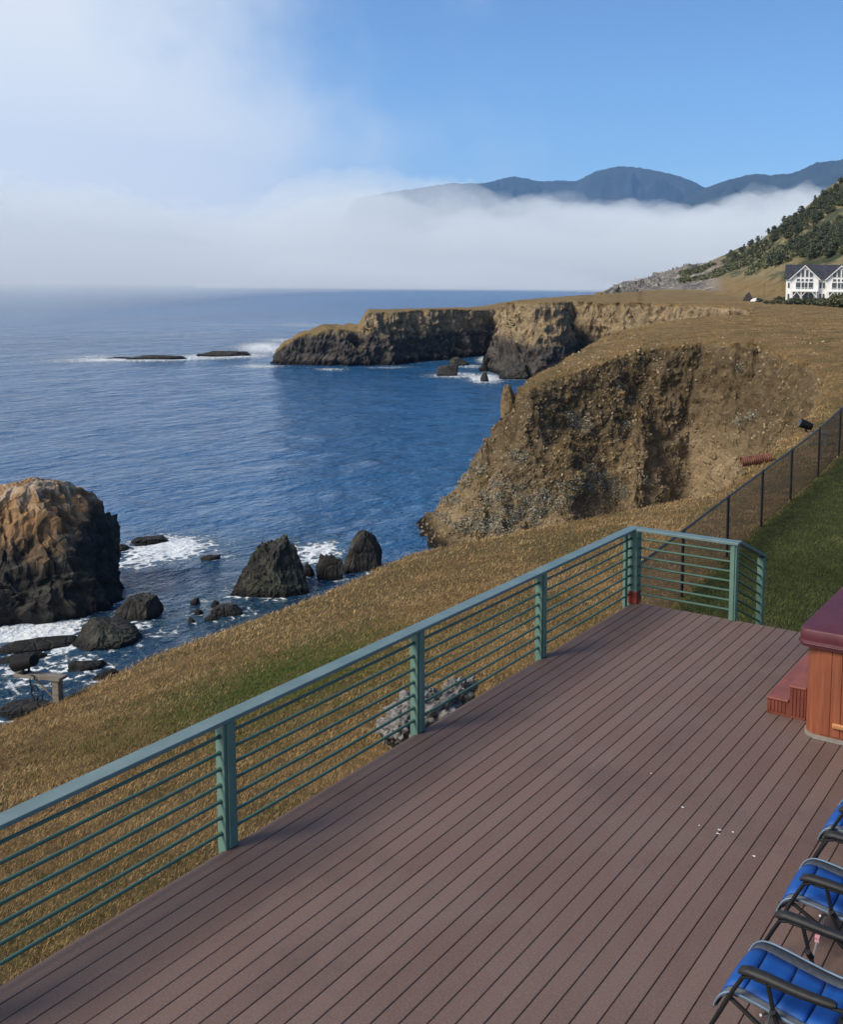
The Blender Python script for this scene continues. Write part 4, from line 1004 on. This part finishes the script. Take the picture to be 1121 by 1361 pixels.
def build_rubble():
    g = np.random.default_rng(15); D0, F0 = ico(1); V, Fq, T = [], [], []; n = 0
    for _ in range(15000):
        px = g.uniform(530, 1100); py = g.uniform(445, 725)
        h, nn = cast(px, py)
        if h is None or not 48 < h.length < 115 or nn.z > .88 or (px > 880 and py < 560 and g.uniform() < .7): continue
        sz = (.028+.13*g.uniform()**5)*h.length/70*np.array([1, g.uniform(.6, 1.2), g.uniform(.5, .9)])
        q, _r = np.linalg.qr(g.normal(size=(3, 3)))
        V.append((D0*(1+g.uniform(-.25, .25, (len(D0), 1)))*sz) @ q+np.array(h)); Fq.append(F0+n); n += len(D0); T.append(np.full(len(D0), np.clip(g.normal(.5, .22), 0, 1)))
    M = MAT_blades('rubble_earth', [(0, (.10, .076, .048)), (.5, (.23, .172, .102)), (1, (.36, .285, .18))], .95)
    tag(mesh_np('cliff_rubble', np.concatenate(V), np.concatenate(Fq), M, None, False, dict(tone=np.concatenate(T))), 'loose stones and clods studding the sandy cove cliff', 'rubble', kind='stuff')
print('scrub...')
build_scrub(); build_rubble()

# ---------------------------------------------------------------- white house on the far terrace
def build_house():
    o0 = A(1051.8, 215); ang = -math.atan2(*A(1085, 1.0)); zb = 1.15
    root = empty('white_house', (*o0, zb), ang); tag(root, 'white two storey house with twin front gables and dark slate roof', 'house')
    t = NT('white_siding'); M_w = t.fin(t.mix(t.mr(t.noise(.8, 4), .3, .7), (.70, .70, .68), (.80, .80, .79)), .7, None, .3)
    M_r = simple('dark_slate', (.035, .036, .045), .6, .4, 2); M_g = simple('window_glass', (.05, .06, .075), .12, .3, .5, spec=.6); M_d = simple('shade_recess', (.16, .16, .16), .7)
    UL, UR, V0, V1 = -1.0, 13.6, .9, 8.4
    m = MB(); m.prism([(V0, -1.5), (V1, -1.5), (V1, 5.0), ((V0+V1)/2, 7.6), (V0, 5.0)], UL, UR, 'x'); m.build('wall', M_w, root)
    def slab(m, a, b, y0, y1, th=.16, axis='x'):
        m.prism([a, b, (b[0], b[1]+th), (a[0], a[1]+th)], y0, y1, axis)
    vm = (V0+V1)/2
    m = MB(); slab(m, (V0-.4, 4.74), (vm, 7.62), UL-.35, UR+.35); slab(m, (vm+.001, 7.62), (V1+.4, 4.74), UL-.35, UR+.35); roof = m.build('roof', M_r, root)
    def win(u0, u1, w0, w1, v, top=None):
        m = MB(); w1b = w1 if top is None else top
        m.prism([(u0, w0), (u1, w0), (u1, w1b), (u0, w1)], v-.035, v-.003, 'y'); wn = m.build('window', M_g, root)
        fr = MB(); b = .06
        fr.box((u0-b, v-.06, w0-b), (u1+b, v-.002, w0)); fr.box((u0-b, v-.06, w0), (u0-.001, v-.002, w1)); fr.box((u1+.001, v-.06, w0), (u1+b, v-.002, w1b))
        fr.build('frame', M_w, wn)
    def gable(u):
        W = 5.5; p = 2.75
        m = MB(); m.prism([(u, -1.5), (u+W, -1.5), (u+W, 5.0), (u+p, 7.55), (u, 5.0)], 0, V0+3.2, 'y'); m.build('wall', M_w, root)
        m = MB(); m.prism([(u-.4, 4.66), (u+p, 7.60), (u+p, 7.78), (u-.4, 4.84)], -.45, 4.2, 'y'); m.prism([(u+p+.001, 7.60), (u+W+.4, 4.66), (u+W+.4, 4.84), (u+p+.001, 7.78)], -.45, 4.2, 'y'); m.build('roof', M_r, root)
        m = MB(); m.prism([(u-.36, 4.44), (u+p, 7.36), (u+p, 7.597), (u-.36, 4.68)], -.43, -.30, 'y'); m.prism([(u+p+.001, 7.36), (u+W+.36, 4.44), (u+W+.36, 4.68), (u+p+.001, 7.597)], -.43, -.30, 'y'); m.build('bargeboard', M_w, root)
        win(u+1.15, u+1.8, 5.16, 5.85, 0, 6.25); win(u+2.05, u+2.6, 5.16, 6.6, 0); win(u+2.9, u+3.45, 5.16, 6.6, 0); win(u+3.7, u+4.35, 5.16, 6.25, 0, 5.85)
        for a, b in ((1.15, 1.8), (2.1, 2.55), (2.9, 3.4), (3.7, 4.35)): win(u+a, u+b, 4.3, 4.78, 0)
        for a, b in ((1.0, 1.95), (2.15, 2.7), (2.8, 3.35), (3.55, 4.45)): win(u+a, u+b, 2.75, 4.05, 0)
        win(u+.45, u+1.75, .15, 2.0, 0); win(u+2.35, u+3.5, .15, 2.0, 0); win(u+3.65, u+4.6, .15, 2.0, 0)
        m = MB(); m.box((u+.2, -1.5, 2.18), (u+5.3, -.004, 2.42)); 
        b = m.build('balcony', M_w, root); m = MB()
        m.box((u+.2, -1.5, 2.95), (u+5.3, -1.42, 3.02)); k = u+.22
        while k < u+5.3: m.box((k, -1.48, 2.421), (k+.04, -1.44, 2.949)); k += .30
        m.build('balustrade', M_w, b)
        for q in (.3, 2.05, 5.05):
            m = MB(); m.box((u+q, -1.46, -1.0), (u+q+.16, -1.30, 2.179)); ps = m.build('porch_post', M_w, root)
            m = MB()
            for sgn in (-1, 1):
                if (q == .3 and sgn < 0) or (q == 5.05 and sgn > 0): continue
                x0 = u+q+.08; m.prism([(x0+sgn*.09, 1.35), (x0+sgn*.80, 2.17), (x0+sgn*.98, 2.17), (x0+sgn*.09, 1.15)], -1.43, -1.33, 'y')
            m.build('brace', M_w, ps)
    gable(0.0); gable(7.15)
    for u0, u1 in ((5.75, 6.15), (6.4, 6.8)): win(u0, u1, 2.9, 4.1, V0); win(u0, u1, .5, 1.8, V0)
    for w0, w1 in ((2.9, 4.0), (.7, 1.7)): win(-.62, -.22, w0, w1, V0)
build_house()

# ---------------------------------------------------------------- trees and bushes on the hillside
M_tree = [MAT_blades('tree_leaves_'+n, st, .8) for n, st in (
    ('dark', [(0, (.034, .044, .028)), (.5, (.082, .100, .062)), (1, (.16, .175, .11))]),
    ('olive', [(0, (.040, .046, .022)), (.5, (.095, .105, .052)), (1, (.19, .18, .10))]))]
M_bark = simple('bark', (.06, .045, .035), .9)
def tree_proto(name, seed, mat, h, w, conifer=False):
    g = random.Random(seed); root = empty(name); C, Rd = [], []
    for i in range(15):
        t = i/14; zz = h*(.22+.74*t); q = w*(.5*(1-t)+.10 if conifer else .48*math.sin(math.pi*(.15+.8*t)))
        for _ in range(3): a = g.uniform(0, 6.28); C.append((math.cos(a)*q*g.uniform(.3, 1), math.sin(a)*q*g.uniform(.3, 1), zz+g.uniform(-.3, .3))); Rd.append(g.uniform(.5, 1.0)*w*.20*(1-.4*t))
    v, f, t = leaf_cloud(C, Rd, 34, w*.055, seed); mesh_np('crown', v, f, mat, root, False, dict(tone=t))
    m = MB(); m.tube([(0, 0, -1.2), (.05, 0, h*.3), (0, .1, h*.75)], .2, 7, True, [.035*h, .026*h, .008*h])
    for k in range(4): a = k*1.6; m.tube([(0, 0, h*(.25+.1*k)), (math.cos(a)*w*.3, math.sin(a)*w*.3, h*(.38+.1*k))], .05, 5, True, [.012*h, .004*h])
    m.build('trunk', M_bark, root, True); return root
def build_trees():
    g = random.Random(12)
    protos = [(tree_proto('hillside_tree', 1, M_tree[0], 6.0, 5.2), 0), (tree_proto('hillside_tree', 2, M_tree[0], 7.0, 4.4, True), 0), (tree_proto('hillside_bush', 3, M_tree[1], 3.4, 4.6), 1), (tree_proto('hillside_tree', 4, M_tree[0], 5.0, 5.5), 0)]
    used = set(); n = 0
    L = ['dark rounded tree in the wood on the slope above the white house', 'tall dark pointed tree in the wood on the slope above the white house', 'olive green bush on the slope beside and above the white house', 'low spreading dark tree in the wood on the slope above the white house']
    G = ['rounded trees on the hillside', 'pointed trees on the hillside', 'bushes on the hillside', 'spreading trees on the hillside']
    spots = [(px, y) for px, y in [(1022, 312), (1030, 306), (1036, 300), (1043, 297), (1050, 294), (1058, 291), (1066, 287), (1075, 283), (1084, 276), (1000, 326), (1008, 322), (986, 336), (975, 341), (1094, 268), (1104, 260), (1112, 250), (1119, 243), (1014, 330), (1040, 310), (1028, 322), (1052, 306), (1046, 318)]]
    def ridge_y(px): return np.interp(px, [905, 930, 965, 1000, 1040, 1080, 1121, 1200], [362, 356, 342, 325, 300, 278, 245, 200])
    for _ in range(900):
        px = g.uniform(955, 1160); y0 = ridge_y(px); y1 = np.interp(px, [955, 1000, 1050, 1121], [352, 358, 352, 340]); spots.append((px, g.uniform(y0+2, max(y1, y0+6))))
    for _ in range(160): spots.append((g.uniform(985, 1046), g.uniform(372, 398)))
    for px, py in spots:
        if n >= 270: break
        h, nn = cast(px, py)
        if h is None or h.length < 225: continue
        m = float(fbm2(np.array([h.x]), np.array([h.y]), 45.0, 3, 2.0)[0])
        low = py > 366 or (px > 1040 and py > 345)
        if n > 22 and m < .08 and not low: continue
        if low and py < np.interp(px, [985, 1046], [388, 366]): continue
        i = 2 if low or g.random() < .4 else g.choice([0, 3, 3, 0, 3, 1])
        src = protos[i][0]; c = src if i not in used else copy_tree(src); used.add(i)
        tag(c, L[i], 'bush' if i == 2 else 'tree', G[i]); s = g.uniform(.45, .85)*(.75 if low else 1)
        c.location = h; c.rotation_euler = (0, 0, g.uniform(0, 6.28)); c.scale = (s*g.uniform(.9, 1.2), s, s*g.uniform(.85, 1.2)); n += 1
    for i, (p, _) in enumerate(protos):
        if i not in used:
            for ch in list(p.children): bpy.data.objects.remove(ch)
            bpy.data.objects.remove(p)
    # chaparral filling the slope between them
    C, Rd, gg = [], [], np.random.default_rng(4)
    for _ in range(5200):
        px = gg.uniform(905, 1150); py = gg.uniform(ridge_y(px)+1, np.interp(px, [905, 960, 1046, 1121], [376, 368, 362, 352]))
        h, nn = cast(px, py)
        if h is None or h.length < 240: continue
        m = float(fbm2(np.array([h.x]), np.array([h.y]), 30.0, 4, 5.0)[0])
        if m < -.02: continue
        C.append((h.x, h.y, h.z+.3)); Rd.append(gg.uniform(.7, 1.9))
    v, f, t = leaf_cloud(C, Rd, 12, .5, 9, .7); tag(mesh_np('hillside_scrub', v, f, M_tree[1], None, False, dict(tone=t)), 'grey green chaparral covering the steep hillside', 'scrub', kind='stuff')
    # dark hedge in front of the house: separate bushes
    hp = [tree_proto('garden_bush', 31+k, M_tree[k], 2.0, 3.4) for k in range(2)]
    for i, (px, d, s) in enumerate([(1121, 196, 1.1), (1112, 197, 1.3), (1104, 199, .9), (1096, 201, .9), (1088, 203, .85), (1080, 205, .8), (1072, 206, .85), (1063, 207, .75), (1054, 207, .8), (1046, 208, .5), (1038, 209, .55), (1029, 209, .5), (1020, 208, .45), (1128, 195, 1.5), (1010, 232, .6), (1036, 236, .7), (1044, 240, .6)]):
        c = hp[i] if i < 2 else copy_tree(hp[i % 2]); p = A(px, d); c.location = (*p, ground_z(*p)-.1); c.scale = (s, s, s*.8); c.rotation_euler = (0, 0, i*1.3)
        tag(c, 'dark bush in the row at the foot of the white house' if i < 14 else 'dark bush standing in the dry grass beside the white house', 'bush', 'bushes in front of the white house' if i < 14 else 'bushes beside the white house')
build_trees()
# small things left of the house
def build_bits():
    p = A(996, 246); z = ground_z(*p)
    m = MB(); m.prism([(-1.6, -.3), (1.4, -.3), (1.2, .35), (.2, 2.2), (-.5, 1.7)], -1.3, 1.3, 'y'); o = m.build('lean_to_shed', simple('dark_boards', (.05, .045, .042), .85, .4), None); o.location = (*p, z); o.rotation_euler = (0, 0, -VIEW(996))
    tag(o, 'small dark lean-to shed in the dry field beyond the white house', 'shed')
    p = A(1006, 240); make_rock('pale_boulder', p, (2.6, 1.6, .9), 97, 'pale boulder beside the small dark shed', 'boulder', 'sand', sub=3, z0=ground_z(*p)-.1); bpy.data.objects['pale_boulder'].data.materials[0] = simple('white_stone', (.62, .60, .56), .8)
    p = A(1016.5, 238); z = ground_z(*p); m = MB(); m.tube([(0, 0, -.5), (0, 0, 4.2)], .09, 8, True, [.10, .07]); m.box((-.35, -.04, 3.7), (.35, .04, 3.8)); o = m.build('wooden_pole', simple('pole_wood', (.16, .13, .10), .85), None, True); o.location = (*p, z)
    tag(o, 'thin wooden pole on the grassy slope beside the white house', 'pole')
build_bits()

# ---------------------------------------------------------------- air: fog bank on the sea, haze
def volume_mat(name, col, dens, aniso):
    m = bpy.data.materials.new(name); m.use_nodes = True; nt = m.node_tree; nt.nodes.clear()
    out = nod(nt, 'ShaderNodeOutputMaterial'); v = nod(nt, 'ShaderNodeVolumePrincipled')
    v.inputs['Color'].default_value = (*col, 1); v.inputs['Density'].default_value = dens; v.inputs['Anisotropy'].default_value = aniso
    nt.links.new(v.outputs[0], out.inputs['Volume']); return m
def fog_bank(name, pxa, pxb, da, db, top, seed, dens, label, lump=.36, near=None):
    nu, nv = 420, 90; px = np.linspace(pxa, pxb, nu); t = np.linspace(0, 1, nv)
    dm = (da*db)**.5; V = []
    tp = np.interp(px, [p[0] for p in top], [p[1] for p in top])
    ed = np.minimum(1, np.minimum((px-pxa)/(.12*(pxb-pxa)), (pxb-px)/(.12*(pxb-pxa))))
    for i, p in enumerate(px):
        ax, ay = A(p, 1.0); H = (381-tp[i])/F_*(da+.45*(db-da))
        for q in t:
            da_ = np.interp(p, *near) if near else da; d = da_+(db-da_)*q; V.append((ax*d, ay*d, H*math.sin(math.pi*min(1, max(0, q)))**.75*ed[i]**.5))
    V = np.array(V); n = .7*fbm(V*[1, 1, 0]+seed*1000, 1100, 3)+.6*fbm(V*[1, 1, 0]+seed*500, 330, 4, .6)
    V[:, 2] *= np.clip(1+lump*n, .3, 2); V[:, 2] += SEA+2
    B = V.copy(); B[:, 2] = SEA+1.2
    G = np.arange(nu*nv).reshape(nu, nv); Fa = np.stack([G[:-1, :-1], G[1:, :-1], G[1:, 1:], G[:-1, 1:]], -1).reshape(-1, 4); N = nu*nv
    e = np.concatenate([G[:, 0], G[-1, 1:], G[::-1, -1][1:], G[0, ::-1][1:-1]]); e2 = np.roll(e, -1)
    Fs = np.stack([e, e2, e2+N, e+N], -1)
    o = mesh_np(name, np.concatenate([V, B]), np.concatenate([Fa, Fa[:, ::-1]+N, Fs]), volume_mat(name+'_air', (.985, 1.0, .965), dens, -.1), None, True)
    bm = bmesh.new(); bm.from_mesh(o.data); bmesh.ops.recalc_face_normals(bm, faces=bm.faces); bm.to_mesh(o.data); bm.free()
    tag(o, label, 'fog', kind='stuff'); return o
fog_bank('fog_bank', -500, 1500, 3000, 6200, [(-500, 235), (-50, 245), (120, 262), (220, 282), (320, 288), (400, 272), (440, 266), (480, 268), (520, 271), (560, 276), (620, 268), (700, 268), (760, 258), (830, 262), (900, 258), (1000, 264), (1100, 256), (1200, 240), (1500, 235)], 1, .0017, 'thick white fog bank lying on the sea below the mountains')
fog_bank('sea_mist', -900, 800, 1050, 5200, [(-900, 320), (-200, 322), (100, 326), (340, 338), (480, 350), (620, 362), (800, 374)], 2, .00075, 'thin mist hanging over the sea out past the skerries', .15, ([-900, 60, 260, 480, 800], [380, 420, 800, 1700, 2800]))
fog_bank('fog_bank', 260, 860, 2200, 3000, [(260, 366), (380, 345), (480, 336), (560, 345), (640, 338), (720, 352), (800, 362), (860, 372)], 3, .0016, 'low grey fog layer in front of the thick white bank', .45)
m = MB(); m.box((-9000, -2500, SEA-12), (5000, 10300, 1350)); hz = m.build('haze', volume_mat('haze_air', (.34, .60, 1.0), 5.8e-5, .2), None); tag(hz, 'pale blue sea haze', 'haze', kind='stuff')
